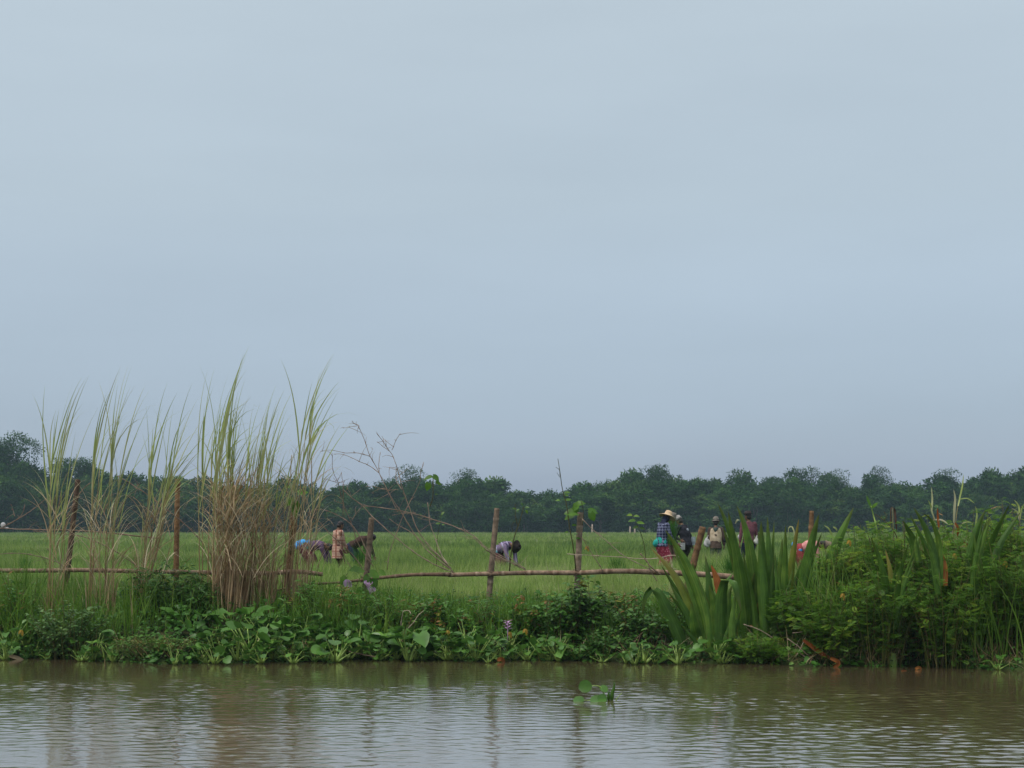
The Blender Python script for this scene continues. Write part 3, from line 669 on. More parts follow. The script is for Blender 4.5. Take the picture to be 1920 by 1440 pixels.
# ------------------------------------------------------------------ tall wild cane grass
def reed_clump(label, culms, dry, Y, basepx, dryh=(960, 1100), dry_from=0, name='tall_grass'):
    """culms: [(base px, base py, top px, top py of the stalk, tip px, tip py of the longest blade, blades)]"""
    bx, by = basepx
    b0 = P(bx, by, Y); b0[2] = ground_z(b0[0], Y)
    t = thing(name, b0, label, 'tall grass', 'clumps of tall wild cane grass on the bank')
    gs, gb, gd = G(), G(), G()
    for (x0, y0, x1, y1, x2, y2, nb) in culms:
        for rep in range(2 if nb > 9 else 1):
            Yc = Y + rng.normal(0, .16)
            a, b, c = P(x0 + rng.normal(0, 5), y0, Yc), P(x1 + rng.normal(0, 3), y1, Yc), P(x2, y2, Yc)
            a[2] = min(a[2], ground_z(a[0], Yc) - .02) if y0 > 1060 else a[2]
            tube(gs, smooth_line([a, (a * .5 + b * .5) + [rng.normal(0, .02), 0, 0], b], 10), np.linspace(.011, .006, 10), 6, np.clip(np.r_[np.repeat(np.linspace(.25, .95, 10), 6), .2, .9] + rng.normal(0, .06), 0, 1))
            if y0 <= 1060:     # the rest of the stalk, down to the ground
                f = a.copy(); f[0] -= .10; f[2] = ground_z(f[0], Yc) - .02
                tube(gs, smooth_line([f, a], 4), [.012, .011, .011, .010], 6, .25)
            n = max(3, int(.8 * nb) // (2 if nb > 9 else 1))
            up = c - b; Lm = np.linalg.norm(up); az0 = 0.0
            fr = rng.beta(2.5, 1.2, n); base = a + (b - a) * (.55 + .45 * fr)[:, None]
            L = Lm * rng.uniform(.55, 1.03, n) + (1 - fr) * np.linalg.norm(b - a) * .35
            L[0] = Lm * 1.04; base[0] = b
            lean0 = math.atan2(up[0], up[2])
            lean = np.clip(lean0 * .55 + rng.normal(.0, .09, n), -.5, 1.2); bend = abs(rng.normal(.38, .25, n)); bend += (rng.random(n) < .30) * rng.uniform(.7, 2.2, n)
            lean[0] = lean0 * .75; bend[0] = .28
            az = np.where(rng.random(n) < .9, 0.0, math.pi) + rng.normal(0, .5, n); az[0] = 0
            sg = np.where(abs(az) > 1.5, -1, 1); lean = np.where(sg > 0, lean, abs(lean) * .4)
            blades(gb, base, L, az, lean, bend, rng.uniform(.009, .017, n) , k=9, tint=np.clip(.35 + .5 * rng.random(n), 0, 1), power=2.2, taper=1.5, basew=.55, twist=rng.normal(0, .9, n) + 1.1)
            m2 = 2 + nb // 3                                   # older leaves, arching over from lower on the stalk
            f2 = rng.uniform(.30, .85, m2); b2 = a + (b - a) * f2[:, None]
            blades(gb, b2, rng.uniform(.45, 1.25, m2), np.where(rng.random(m2) < .72, 0, math.pi) + rng.normal(0, .6, m2), rng.uniform(.05, .4, m2), rng.uniform(.7, 2.3, m2), rng.uniform(.006, .012, m2), k=10, tint=np.clip(rng.normal(.85, .15, m2), 0, 1), power=1.6, basew=.6)
    bxs = np.array([c[0] for c in culms]); 
    n = dry
    dry_c = [k for k, c in enumerate(culms) if c[0] > dry_from]
    i = np.array(dry_c)[rng.integers(0, len(dry_c), n)]
    cu = np.array([c[:4] for c in culms], float)[i]
    f = rng.random(n)
    px = cu[:, 0] + (cu[:, 2] - cu[:, 0]) * f + rng.normal(0, 4, n); py = rng.uniform(dryh[0], dryh[1], n)
    Yd = Y + rng.normal(0, .22, n)
    base = np.stack([(px - 960) / F_PX * Yd, Yd, EYE + (HOR - py) / F_PX * Yd], -1)
    az = np.where(rng.random(n) < .65, 0, math.pi) + rng.normal(0, .8, n)
    blades(gd, base, rng.uniform(.45, 1.25, n), az, abs(rng.normal(.3, .25, n)), rng.uniform(.7, 2.6, n), rng.uniform(.005, .011, n), k=8, power=1.5, tint=np.clip(rng.normal(.58, .27, n), 0, 1))
    # leaf sheaths hugging the foot
    m = dry
    Yd = Y + rng.normal(0, .2, m); j = np.array(dry_c)[rng.integers(0, len(dry_c), m)]; px = bxs[j] + rng.normal(0, 4.5, m)
    X = (px - 960) / F_PX * Yd
    base = np.stack([X, Yd, ground_z(X, Yd) - .02], -1)
    blades(gd, base, rng.uniform(.4, 1.35, m), rng.uniform(-1.2, 1.2, m) + np.where(rng.random(m) < .3, math.pi, 0), abs(rng.normal(.05, .07, m)), abs(rng.normal(.12, .3, m)), rng.uniform(.005, .009, m), k=7, tint=np.clip(rng.normal(.36, .22, m), 0, 1), power=2.5)
    gs.build('stalk', MAT['culm'], parent=t); gb.build('green_blades', MAT['reed_green'], parent=t); gd.build('dry_blades', MAT['reed_dry'], parent=t)
    return t
reed_clump('leftmost clump of tall grass, in front of the dark post', [
    (92, 1095, 97, 880, 150, 712, 9), (95, 1090, 104, 900, 162, 708, 8), (84, 1100, 92, 930, 128, 715, 6), (108, 1095, 112, 960, 180, 770, 6), (118, 1100, 124, 985, 140, 850, 5), (100, 1098, 100, 985, 150, 900, 4)], 45, 26.9, (100, 1110))
reed_clump('second clump of tall grass from the left', [
    (168, 1100, 178, 870, 221, 690, 8), (174, 1098, 186, 880, 216, 698, 6), (165, 1100, 172, 905, 178, 775, 6), (195, 1095, 205, 870, 231, 684, 9), (205, 1095, 213, 880, 236, 690, 7), (212, 1095, 220, 900, 268, 722, 7), (200, 1100, 212, 940, 280, 765, 6), (184, 1100, 190, 950, 240, 830, 5)], 80, 26.8, (190, 1110))
reed_clump('single slender stalk of tall grass with a bare lower half', [(262, 1100, 281, 885, 303, 722, 6), (266, 1100, 283, 880, 330, 740, 4)], 12, 27.2, (264, 1115))
reed_clump('clump of tall grass leaning to the right past the orange brown post', [
    (258, 1070, 322, 880, 353, 722, 9), (262, 1072, 326, 870, 372, 748, 9), (255, 1070, 310, 920, 385, 790, 7), (268, 1075, 318, 905, 400, 822, 6), (250, 1075, 300, 950, 345, 800, 6)], 80, 27.1, (255, 1110))
reed_clump('largest clump of tall grass, green blades above a sheaf of dry leaves', [
    (376, 1110, 384, 890, 386, 695, 8), (372, 1110, 376, 900, 371, 700, 6), (392, 1110, 396, 870, 420, 700, 8), (404, 1115, 408, 850, 461, 655, 12), (412, 1115, 415, 845, 456, 668, 12), (420, 1115, 424, 860, 438, 690, 10),
    (428, 1120, 432, 860, 451, 712, 11), (436, 1120, 438, 880, 462, 740, 9), (444, 1120, 448, 900, 478, 770, 8), (400, 1115, 402, 900, 405, 760, 6), (455, 1120, 462, 895, 480, 760, 8)], 520, 26.7, (420, 1130), (935, 1110), 400)
reed_clump('clump of tall grass right of the largest one, dry leaves arching right', [
    (474, 1115, 482, 890, 508, 728, 11), (482, 1115, 490, 880, 528, 736, 11), (490, 1118, 496, 885, 546, 738, 10), (468, 1118, 474, 900, 500, 752, 8), (500, 1118, 505, 925, 530, 770, 7), (510, 1118, 516, 950, 548, 830, 6)], 170, 26.8, (485, 1130), (940, 1110))
reed_clump('rightmost clump of tall grass with a high arching plume of blades', [
    (545, 1105, 571, 810, 625, 668, 12), (552, 1105, 577, 800, 612, 690, 8), (556, 1105, 580, 790, 640, 722, 6), (540, 1108, 552, 905, 575, 760, 6), (565, 1105, 592, 905, 668, 800, 6), (575, 1105, 600, 930, 640, 850, 4), (530, 1110, 536, 930, 560, 830, 5)], 110, 27.0, (550, 1115), (900, 1100))
# the bent blade that reaches the tip of a cane
# ------------------------------------------------------------------ plants with long sword leaves
def sword_leaf(pts, wpx, Y, parent, mt, lab=None, depth=0.0):
    n = 22; ys = np.linspace(Y, Y + depth, len(pts))
    line = smooth_line([P(x, y, yy) for (x, y), yy in zip(pts, ys)], n)
    t = np.linspace(0, 1, n); w = 1.15 * wpx / 2 / F_PX * Y * np.minimum(1, .75 + t) * np.clip((1 - t) / .52, 0, 1) ** .72 + .001
    T = norm(np.gradient(line, axis=0))
    az = rng.normal(0, .30); S = np.array([math.cos(az), math.sin(az), 0.0])
    S = norm(S - T * (T @ S)[:, None]); Nn = norm(np.cross(S, T))
    fold = .32
    NC = 11; ss = np.linspace(-1, 1, NC)
    cols = [line + S * (w * s)[:, None] - Nn * (w * fold * (abs(s) ** 1.3 + .05 * math.cos(s * 14)))[:, None] for s in ss]
    V = np.stack(cols, 1)
    back = V - Nn[:, None] * .006 * (1.02 - abs(ss))[None, :, None]
    g = G(); i, j = np.meshgrid(np.arange(n - 1), np.arange(NC - 1), indexing='ij'); a = (i * NC + j).ravel()
    Fq = np.stack([a, a + 1, a + NC + 1, a + NC], -1); tn = rng.random()
    vein_shade = tn * .6 + .22 * (np.arange(NC) % 2) + .18 * (abs(ss) < .1) + .22 * (abs(ss) > .9) - .10 * ss  # pale veins, midrib and edges; left half lighter, its side light painted in
    spot = .16 * np.sin(np.arange(n) * rng.uniform(.8, 2) + rng.uniform(0, 6))[:, None] * rng.normal(.6, .6, NC)[None]
    tc_ = np.clip((vein_shade[None] + spot).ravel() + rng.normal(0, .05, n * NC), 0, 1)
    g.add(V.reshape(-1, 3), Fq, tc_, np.repeat(t, NC)); g.add(back.reshape(-1, 3), Fq[:, ::-1], tc_, np.repeat(t, NC))
    o = g.build('leaf', mt, parent=parent)
    if lab: o['label'] = lab
    return o
ZS = lambda *uv: [(1200 + u * .21875, 930 + v * .21875) for u, v in uv]
ZR = lambda *uv: [(1620 + u * .15625, 880 + v * .15625) for u, v in uv]
S_, O_, D_ = MAT['sword'], MAT['sword_old'], MAT['sword_dry']
def sword_plant(label, base, Y, leaves_):
    b = P(*base, Y); b[2] = ground_z(b[0], Y) - .03
    t = thing('sword_leaf_plant', b, label, 'leafy plant', 'plants with tall sword shaped leaves on the bank')
    for k, (pts, w, mt) in enumerate(leaves_):
        dz = rng.uniform(-.25, .25)
        sword_leaf(pts, w, Y + rng.uniform(-.12, .12), t, mt, {O_: 'yellow edged leaf', D_: 'dead orange brown leaf'}.get(mt), dz)
    for k in range(8):      # narrower leaves between the large ones
        pts, w, mt = leaves_[rng.integers(0, len(leaves_))]
        x0, y0 = pts[0]; x1, y1 = pts[-1]; f = rng.uniform(.5, .98); dx = rng.normal(0, 16)
        sword_leaf([(x0 + rng.normal(0, 6), y0), (x0 + (x1 - x0) * f * .45 + dx * .3, y0 + (y1 - y0) * f * .55), (x0 + (x1 - x0) * f + dx, y0 + (y1 - y0) * f)], w * rng.uniform(.40, .75), Y + rng.uniform(-.2, .25), t, S_)
    g = G(); tube(g, [b + [0, 0, -.1], b + [0, 0, .10], b + [.01, 0, .22]], [.07, .065, .045], 9, .3); g.build('stem', MAT['petiole'], parent=t)
    return t
sword_plant('sword leaved plant with a drooping leaf tip, leftmost of its kind', (1312, 1238), 25.2, [
    (ZS((420, 1420), (330, 1180), (230, 960), (135, 812), (95, 800), (60, 840), (20, 1010)), 20, S_), (ZS((560, 1400), (500, 1080), (400, 850), (250, 610), (90, 440)), 19, O_),
    (ZS((610, 1400), (560, 1050), (470, 750), (390, 570), (290, 400), (215, 290)), 20, S_), (ZS((600, 1400), (560, 1100), (500, 850), (450, 560)), 20, S_), (ZS((520, 1400), (500, 1250), (470, 1150), (440, 900)), 17, S_)])
sword_plant('sword leaved plant with one leaf folded over and one orange leaf', (1345, 1240), 25.0, [
    (ZS((630, 1420), (605, 1000), (590, 700), (560, 510)), 19, S_), (ZS((700, 1420), (700, 1000), (715, 800), (742, 728), (790, 740), (830, 850), (870, 990)), 21, S_),
    (ZS((770, 1420), (765, 1100), (765, 850), (790, 760)), 20, S_), (ZS((700, 900), (650, 690), (610, 590)), 13, D_), (ZS((690, 1400), (660, 1150), (640, 950), (590, 760)), 19, S_)])
sword_plant('tallest sword leaved plant, its leaves crossing the man in the cream vest', (1400, 1240), 25.6, [
    (ZS((960, 1300), (890, 700), (800, 380), (730, 190), (663, 55)), 22, S_), (ZS((930, 1300), (880, 800), (820, 450), (755, 130)), 20, S_), (ZS((1010, 1300), (970, 650), (920, 350), (880, 200), (828, 80)), 21, S_),
    (ZS((850, 1300), (890, 950), (935, 740), (1003, 545)), 15, O_), (ZS((900, 1350), (920, 1000), (950, 800), (985, 650)), 20, S_), (ZS((940, 1250), (990, 1020), (1050, 860)), 14, O_)])
sword_plant('broad upright sword leaves right of the man in the maroon shirt', (1440, 1215), 25.3, [
    (ZS((1095, 1300), (1075, 900), (1055, 600), (1045, 400), (1038, 210)), 22, S_), (ZS((1130, 1200), (1115, 700), (1100, 400), (1092, 180)), 15, S_), (ZS((1230, 1250), (1245, 600), (1248, 245)), 13, S_),
    (ZS((1180, 1250), (1195, 750), (1220, 360)), 14, S_), (ZS((1270, 1100), (1300, 600), (1335, 370), (1362, 195)), 13, O_), (ZS((1155, 1200), (1168, 980), (1162, 860)), 6, D_)])
sword_plant('sword leaved plant with two long leaves leaning right before the bent worker in pink', (1530, 1200), 25.4, [
    (ZS((1360, 1100), (1420, 650), (1475, 380), (1533, 155)), 21, S_), (ZS((1490, 1100), (1590, 700), (1690, 400), (1832, 95)), 22, S_), (ZS((1500, 1100), (1600, 860), (1740, 640), (1855, 480)), 16, O_)])
sword_plant('sword leaved plant in the right shrubs with a dead orange leaf', (1760, 1120), 24.25, [
    (ZR((900, 1500), (800, 860), (690, 610), (592, 450)), 14, S_), (ZR((640, 1100), (570, 800), (520, 710), (468, 612)), 11, S_), (ZR((920, 1400), (860, 740), (790, 590), (686, 518)), 10, S_), (ZR((960, 1400), (940, 1150), (910, 1000), (890, 890)), 15, D_)])
sword_plant('sword leaved plant nearest the right edge, two broad dark leaves', (1830, 1130), 24.3, [
    (ZR((1280, 1500), (1300, 950), (1370, 680), (1458, 485)), 17, S_), (ZR((1430, 1500), (1540, 880), (1650, 640), (1752, 415)), 17, S_), (ZR((1340, 1500), (1420, 880), (1515, 590)), 11, S_)])
sword_plant('low sword leaved plant in the middle of the right thicket', (1675, 1160), 24.1, [
    ([(1672, 1180), (1664, 1110), (1650, 1050), (1632, 1005)], 13, S_), ([(1680, 1180), (1684, 1110), (1692, 1060), (1704, 1018)], 13, S_), ([(1676, 1180), (1674, 1120), (1668, 1062), (1660, 1030)], 12, O_)])

# ------------------------------------------------------------------ shrubs and weeds of the bank
def shrub(label, px, Y, top, hw, shape, mat, size, nst, nleaf, cat='shrub', name='shrub', grp=None, tb=.5, per=5, bright=.22, dy=.45, dome=1.0, spread=.35, lower=.15, zb=None, tall=None):
    """stems rise from the ground and lean apart; leaves sit along them, outwards and towards the light"""
    ztop = EYE + (HOR - top) / F_PX * Y
    cx = (px - 960) / F_PX * Y; rx = hw / F_PX * Y
    z0 = ground_z(cx, Y) if zb is None else zb
    z0 = max(float(z0), -.05)
    H = ztop - z0
    t = thing(name, (cx, Y, z0), label, cat, grp)
    gs, gl = G(), G()
    pos, dr, nr, ti = [], [], [], []
    for i in range(nst):
        a = rng.uniform(0, 6.28); rr = math.sqrt(rng.random())
        ex, ey = math.cos(a) * rr * rx, math.sin(a) * rr * dy
        h = H * (1 - .42 * dome * rr ** 2) * rng.uniform(.68, 1.04)
        b = np.array([cx + ex * .45 + rng.normal(0, .03), Y + ey * .5, 0.]); b[2] = max(ground_z(b[0], b[1]), -.06) - .02
        tip = np.array([cx + ex + rng.normal(0, .06), Y + ey + rng.normal(0, .05), z0 + h])
        mid = (b + tip) / 2 + [rng.normal(0, .05) - ex * .1, rng.normal(0, .04), H * .07]
        line = smooth_line([b, mid, tip], 9)
        tube(gs, line, np.linspace(.008, .0025, 9), 5, rng.random())
        n = nleaf
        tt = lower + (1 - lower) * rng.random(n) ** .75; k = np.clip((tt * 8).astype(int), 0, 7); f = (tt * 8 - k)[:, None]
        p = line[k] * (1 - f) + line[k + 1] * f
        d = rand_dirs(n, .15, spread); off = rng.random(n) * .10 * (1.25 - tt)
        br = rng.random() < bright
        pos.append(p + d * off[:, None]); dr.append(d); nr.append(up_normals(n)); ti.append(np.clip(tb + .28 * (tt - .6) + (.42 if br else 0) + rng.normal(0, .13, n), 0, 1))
    pos, dr, nr, ti = map(np.concatenate, (pos, dr, nr, ti))
    pos[:, 2] = np.maximum(pos[:, 2], .01)
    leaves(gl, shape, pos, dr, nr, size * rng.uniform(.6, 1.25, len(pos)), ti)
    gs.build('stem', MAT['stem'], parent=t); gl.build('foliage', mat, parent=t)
    return t
FS, OV, GL, CV = MAT['fern'], MAT['ovate'], MAT['glauc'], MAT['cover']
GR = 'leafy shrubs and weeds of the river bank'
R_ = 'fine leaved shrubs crowding the right end of the bank'
shrub('grey green bushy weed with oval leaves at the left, under the dark post', 128, 25.5, 1108, 88, OVATE, GL, .075, 44, 26, grp=GR, tb=.5)
shrub('low pale weed thicket with small leaves sticking out over the water', 300, 24.9, 1190, 105, OVATE, MAT['ovate'], .036, 70, 26, grp=GR, tb=.75, dy=.4)
shrub('dark leafy weed behind the low pale thicket, under the leaning tall grass', 305, 26.5, 1046, 88, LANCE, OV, .13, 44, 28, grp=GR, tb=.35)
shrub('dark shady weed left of the foot of the largest tall grass', 375, 26.3, 1066, 42, LANCE, OV, .12, 28, 26, grp=GR, tb=.3)
shrub('dark green bush with large oval leaves below the vine covered post', 1095, 25.9, 1078, 66, OVATE, OV, .105, 40, 24, grp=GR, tb=.4)
shrub('mid green weed left of the dark bush, below the post beside the bent worker', 985, 26.0, 1112, 42, OVATE, CV, .085, 26, 22, grp=GR, tb=.55)
shrub('light broad leaved weed before the grass, left of the post beside the bent worker', 850, 26.0, 1140, 50, OVATE, CV, .09, 28, 20, grp=GR, tb=.6)
shrub('loose weed with arching stems below the thin end of the rail', 765, 26.2, 1112, 40, LANCE, CV, .11, 20, 20, grp=GR, tb=.55)
shrub('dark trailing weed between the dark bush and the sword leaves', 1205, 25.4, 1138, 66, OVATE, OV, .085, 34, 20, grp=GR, tb=.4)
shrub('small dark weed in front of the dark bush, hanging over the water', 1140, 25.1, 1172, 50, OVATE, OV, .08, 24, 18, grp=GR, tb=.35)
shrub('slender weed with pointed leaves right behind the drooping sword leaf', 1270, 26.3, 1085, 45, LANCE, CV, .10, 18, 18, grp=GR, tb=.55)
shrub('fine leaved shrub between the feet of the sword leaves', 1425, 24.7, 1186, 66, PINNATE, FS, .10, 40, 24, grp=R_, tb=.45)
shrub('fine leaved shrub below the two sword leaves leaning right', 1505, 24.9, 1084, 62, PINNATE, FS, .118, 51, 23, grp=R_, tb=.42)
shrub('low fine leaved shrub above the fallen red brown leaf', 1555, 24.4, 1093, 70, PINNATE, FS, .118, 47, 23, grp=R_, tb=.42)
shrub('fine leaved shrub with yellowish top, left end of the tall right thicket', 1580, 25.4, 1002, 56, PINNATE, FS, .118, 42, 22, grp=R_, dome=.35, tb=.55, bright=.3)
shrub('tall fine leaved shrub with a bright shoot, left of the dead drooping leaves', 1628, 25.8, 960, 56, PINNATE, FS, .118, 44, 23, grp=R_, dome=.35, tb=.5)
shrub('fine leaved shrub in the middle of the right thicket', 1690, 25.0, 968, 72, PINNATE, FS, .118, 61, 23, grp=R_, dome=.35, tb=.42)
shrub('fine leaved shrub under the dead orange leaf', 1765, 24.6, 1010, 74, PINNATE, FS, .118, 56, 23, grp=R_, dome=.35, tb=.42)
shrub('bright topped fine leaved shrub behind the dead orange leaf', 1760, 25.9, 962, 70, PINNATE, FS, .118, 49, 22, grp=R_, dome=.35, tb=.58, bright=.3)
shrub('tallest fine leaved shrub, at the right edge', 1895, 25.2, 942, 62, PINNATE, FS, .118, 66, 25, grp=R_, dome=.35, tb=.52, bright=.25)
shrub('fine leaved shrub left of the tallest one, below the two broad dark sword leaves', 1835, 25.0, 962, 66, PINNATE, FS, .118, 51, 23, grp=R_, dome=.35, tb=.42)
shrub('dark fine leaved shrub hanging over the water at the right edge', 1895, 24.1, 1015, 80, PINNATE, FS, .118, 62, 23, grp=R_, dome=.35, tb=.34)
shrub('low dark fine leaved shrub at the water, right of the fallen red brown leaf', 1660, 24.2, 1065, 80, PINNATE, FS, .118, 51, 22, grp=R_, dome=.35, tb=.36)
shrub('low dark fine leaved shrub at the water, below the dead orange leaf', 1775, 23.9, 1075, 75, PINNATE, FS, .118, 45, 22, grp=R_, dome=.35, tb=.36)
shrub('fine leaved shrub beyond the right edge of the view', 2010, 25.0, 960, 75, PINNATE, FS, .118, 51, 22, grp=R_, dome=.35, tb=.45)
for px, Y, top, hw, shp, sz, lab in ((720, 26.3, 1096, 34, LANCE, .12, 'pointed leaved weed just right of the lilac flowers'), (806, 26.2, 1112, 32, OVATE, .085, 'small broad leaved weed below the splayed bare canes'), (908, 26.1, 1112, 30, LANCE, .11, 'weed at the foot of the post beside the bent worker'), (640, 26.4, 1094, 34, LANCE, .13, 'long leaved weed left of the lilac flowers'), (565, 26.3, 1080, 32, LANCE, .12, 'long leaved weed at the foot of the rightmost tall grass'), (20, 26.3, 1060, 45, LANCE, .12, 'pale leafy weed in the long grass at the left edge'), (1040, 25.9, 1108, 30, OVATE, .09, 'weed just left of the dark bush with large oval leaves'), (1180, 26.2, 1096, 34, LANCE, .12, 'narrow leaved weed right of the dark bush with large oval leaves')):
    shrub(lab, px, Y, top, hw, shp, CV, sz, 18, 20, cat='weed', name='weed', grp=GR, tb=.6, dome=.5)
for px, Y, top, hw, lab in ((1545, 25.9, 1035, 40, 'light green narrow leaved weed behind the leaning sword leaves'), (1665, 26.2, 992, 45, 'light narrow leaved weed behind the middle of the right thicket'), (1720, 25.4, 1000, 45, 'narrow leaved weed with pale tips left of the dead orange leaf'), (1800, 25.6, 990, 42, 'narrow leaved weed right of the dead orange leaf'), (1870, 25.6, 975, 45, 'narrow leaved weed beside the tallest fine leaved shrub'), (1610, 24.8, 1080, 50, 'narrow leaved weed low in the left part of the right thicket'), (1730, 24.4, 1120, 55, 'narrow leaved weed low in the middle of the right thicket'), (1850, 24.4, 1110, 55, 'narrow leaved weed low at the right end of the thicket')):
    shrub(lab, px, Y, top, hw, LANCE, CV, .13, 26, 22, cat='weed', name='weed', grp=R_, tb=.6, dome=.4, bright=.25)
# thin grassy weeds, dead drooping leaves and shoots standing out of the right thicket
def wisp(label, items, Y, cat='tall weed', name='weed', base=None):
    x0, y0 = items[0][0][-1]
    b = P(x0, y0, Y)
    t = thing(name, b, label, cat, 'weeds standing out of the right thicket')
    for pts, w, mt, nm in items:
        line = smooth_line([P(x, y, Y + rng.normal(0, .03)) for x, y in pts[::-1]], 12)
        tt = np.linspace(0, 1, 12); g = G()
        if nm == 'stem': tube(g, line, np.linspace(w, w * .5, 12) / 2 / F_PX * Y, 6, .8)
        else:
            T = norm(np.gradient(line, axis=0)); S = norm(np.cross(T, [rng.normal(0, .4), -1, .3])); ww = (w / 2 / F_PX * Y * np.sin(math.pi * np.clip(.12 + .88 * tt, 0, 1)) ** .6)[:, None] + .0006
            V = np.stack([line - S * ww, line + S * ww + np.cross(S, T) * ww * .4], 1).reshape(-1, 3); a = np.arange(11) * 2
            g.add(V, np.stack([a, a + 1, a + 3, a + 2], -1), rng.random(), np.repeat(tt, 2))
        g.build(nm, mt, parent=t)
    return t
DK = leaf_mat('dark_dead_leaf', [(0, (.05, .028, .018)), (1, (.12, .075, .045))], .7, .15, .2)
rg, rd, cu = MAT['reed_green'], MAT['reed_dry'], MAT['culm']
wisp('dead brown leaf hanging double over the right thicket', [(ZR((320, 760), (318, 600), (328, 465), (345, 458)), 4, DK, 'leaf'), (ZR((395, 760), (378, 600), (365, 480), (345, 460)), 4, DK, 'leaf'), (ZR((345, 458), (350, 700), (370, 1000)), 2.2, cu, 'stem')], 25.8, 'dead weed')
wisp('pale reed stalk with one blade straight up, above the dead orange leaf', [(ZR((810, 210), (818, 380), (812, 500), (850, 600)), 3.4, rg, 'leaf'), (ZR((770, 370), (800, 430), (812, 510)), 2.6, rg, 'leaf'), (ZR((830, 560), (850, 700), (880, 900)), 2.4, cu, 'stem'), (ZR((1010, 660), (940, 610), (830, 605)), 3, rg, 'leaf')], 25.6)
wisp('reed with a white flag leaf and a tall bare tip', [(ZR((1075, 235), (1092, 340), (1085, 470), (1078, 640)), 4.2, rg, 'leaf'), (ZR((1195, 60), (1180, 200), (1150, 340), (1130, 440)), 3.0, rg, 'leaf'), (ZR((1330, 410), (1240, 350), (1140, 360)), 2.4, rg, 'leaf'), (ZR((1130, 400), (1100, 640), (1075, 1000)), 2.2, cu, 'stem')], 25.7)
wisp('short red brown dead stalk in the right thicket', [(ZR((880, 460), (885, 560), (900, 700)), 4, MAT['sword_dry'], 'leaf'), (ZR((945, 550), (900, 530)), 2, rd, 'leaf'), (ZR((895, 600), (905, 800), (905, 1000)), 2, cu, 'stem')], 25.5, 'dead weed')
wisp('pair of dead brown leaves hanging from one stalk', [(ZR((1065, 820), (1062, 740), (1075, 690)), 5, rd, 'leaf'), (ZR((1120, 810), (1125, 700), (1090, 640)), 6, MAT['sword_dry'], 'leaf'), (ZR((1085, 640), (1090, 800), (1095, 1100)), 2.2, cu, 'stem')], 25.4, 'dead weed')
wisp('reed with a hooked blade beside the broad dark sword leaf', [(ZR((1335, 440), (1352, 500), (1345, 640), (1320, 800)), 3.4, rg, 'leaf'), (ZR((1150, 700), (1200, 640), (1290, 635)), 2.6, rg, 'leaf'), (ZR((1230, 810), (1225, 750), (1170, 730)), 2.6, rg, 'leaf'), (ZR((1300, 640), (1290, 900), (1290, 1200)), 2.2, cu, 'stem')], 25.3)
wisp('reed at the right edge with spreading pale blades', [(ZR((1800, 365), (1850, 430), (1870, 560)), 3.2, rg, 'leaf'), (ZR((1770, 465), (1830, 500), (1870, 620)), 2.6, rg, 'leaf'), (ZR((1930, 400), (1890, 480), (1872, 600)), 3, rg, 'leaf'), (ZR((1670, 455), (1600, 450), (1480, 500)), 2, rd, 'leaf'), (ZR((1870, 560), (1872, 700), (1880, 1000)), 2.4, cu, 'stem')], 25.4)
wisp('young shoot with yellow green leaves left of the hanging dead leaf', [(ZR((30, 310), (60, 400), (95, 470)), 5, MAT['bright'], 'leaf'), (ZR((165, 400), (130, 430), (100, 460)), 6, MAT['bright'], 'leaf'), (ZR((85, 440), (115, 560), (140, 650), (170, 900)), 4, MAT['petiole'], 'stem'), (ZR((20, 665), (90, 660), (140, 650)), 3, rg, 'leaf'), (ZR((245, 675), (200, 665), (140, 650)), 3, rg, 'leaf')], 25.6)
wisp('dark leaning twig among the right thicket', [(ZR((130, 540), (240, 610), (330, 700), (380, 780), (420, 930)), 2.4, MAT['stem'], 'stem'), (ZR((240, 510), (270, 560), (240, 610)), 1.5, MAT['stem'], 'stem')], 25.2, 'twig', 'twig')
wisp('thin curling blades between the sword leaves and the right thicket', [(ZS((1270, 330), (1280, 265), (1300, 262), (1325, 330), (1340, 480)), 3, rg, 'leaf'), (ZS((1575, 252), (1610, 270), (1650, 350), (1670, 420)), 3, rg, 'leaf'), (ZS((1690, 300), (1680, 280), (1655, 265)), 3.5, rg, 'leaf'), (ZS((815, 240), (830, 210), (850, 205)), 3, rg, 'leaf'), (ZS((1670, 420), (1660, 560), (1640, 800)), 2, cu, 'stem')], 26.2)
# fallen dry leaves at the water
def slab_leaf(label, pts, w, Y, mt, cat='dead leaf'):
    b = P(*pts[0], Y); t = G()
    line = smooth_line([P(x, y, Y + i * .04) for i, (x, y) in enumerate(pts)], 10); tt = np.linspace(0, 1, 10)
    T = norm(np.gradient(line, axis=0)); S = norm(np.cross(T, [0, -1, .25])); ww = (w / 2 / F_PX * Y * np.sin(math.pi * np.clip(.15 + .8 * tt, 0, 1)) ** .5)[:, None]
    Nn = np.cross(S, T)
    V = np.stack([line - S * ww + Nn * ww * .4, line, line + S * ww + Nn * ww * .4], 1)
    lo = V - Nn[:, None] * .004
    i, j = np.meshgrid(np.arange(9), np.arange(2), indexing='ij'); a = (i * 3 + j).ravel(); Fq = np.stack([a, a + 1, a + 4, a + 3], -1)
    t.add(V.reshape(-1, 3), Fq, rng.random(), np.repeat(tt, 3)); t.add(lo.reshape(-1, 3), Fq[:, ::-1], .3, 0)
    return tag(t.build('fallen_leaf', mt, org=b), label, cat, 'dead leaves lying along the water line')
slab_leaf('long red brown dead leaf leaning out of the right shrubs to the water', [(1506, 1200), (1522, 1212), (1545, 1228), (1560, 1236)], 8, 24.1, D_)
slab_leaf('curled red brown leaf touching the water, right of the long one', [(1557, 1234), (1572, 1243), (1560, 1256)], 8, 23.9, D_)
slab_leaf('small reddish leaf floating under the right thicket', [(1690, 1258), (1697, 1259), (1702, 1260)], 5, 23.3, D_)
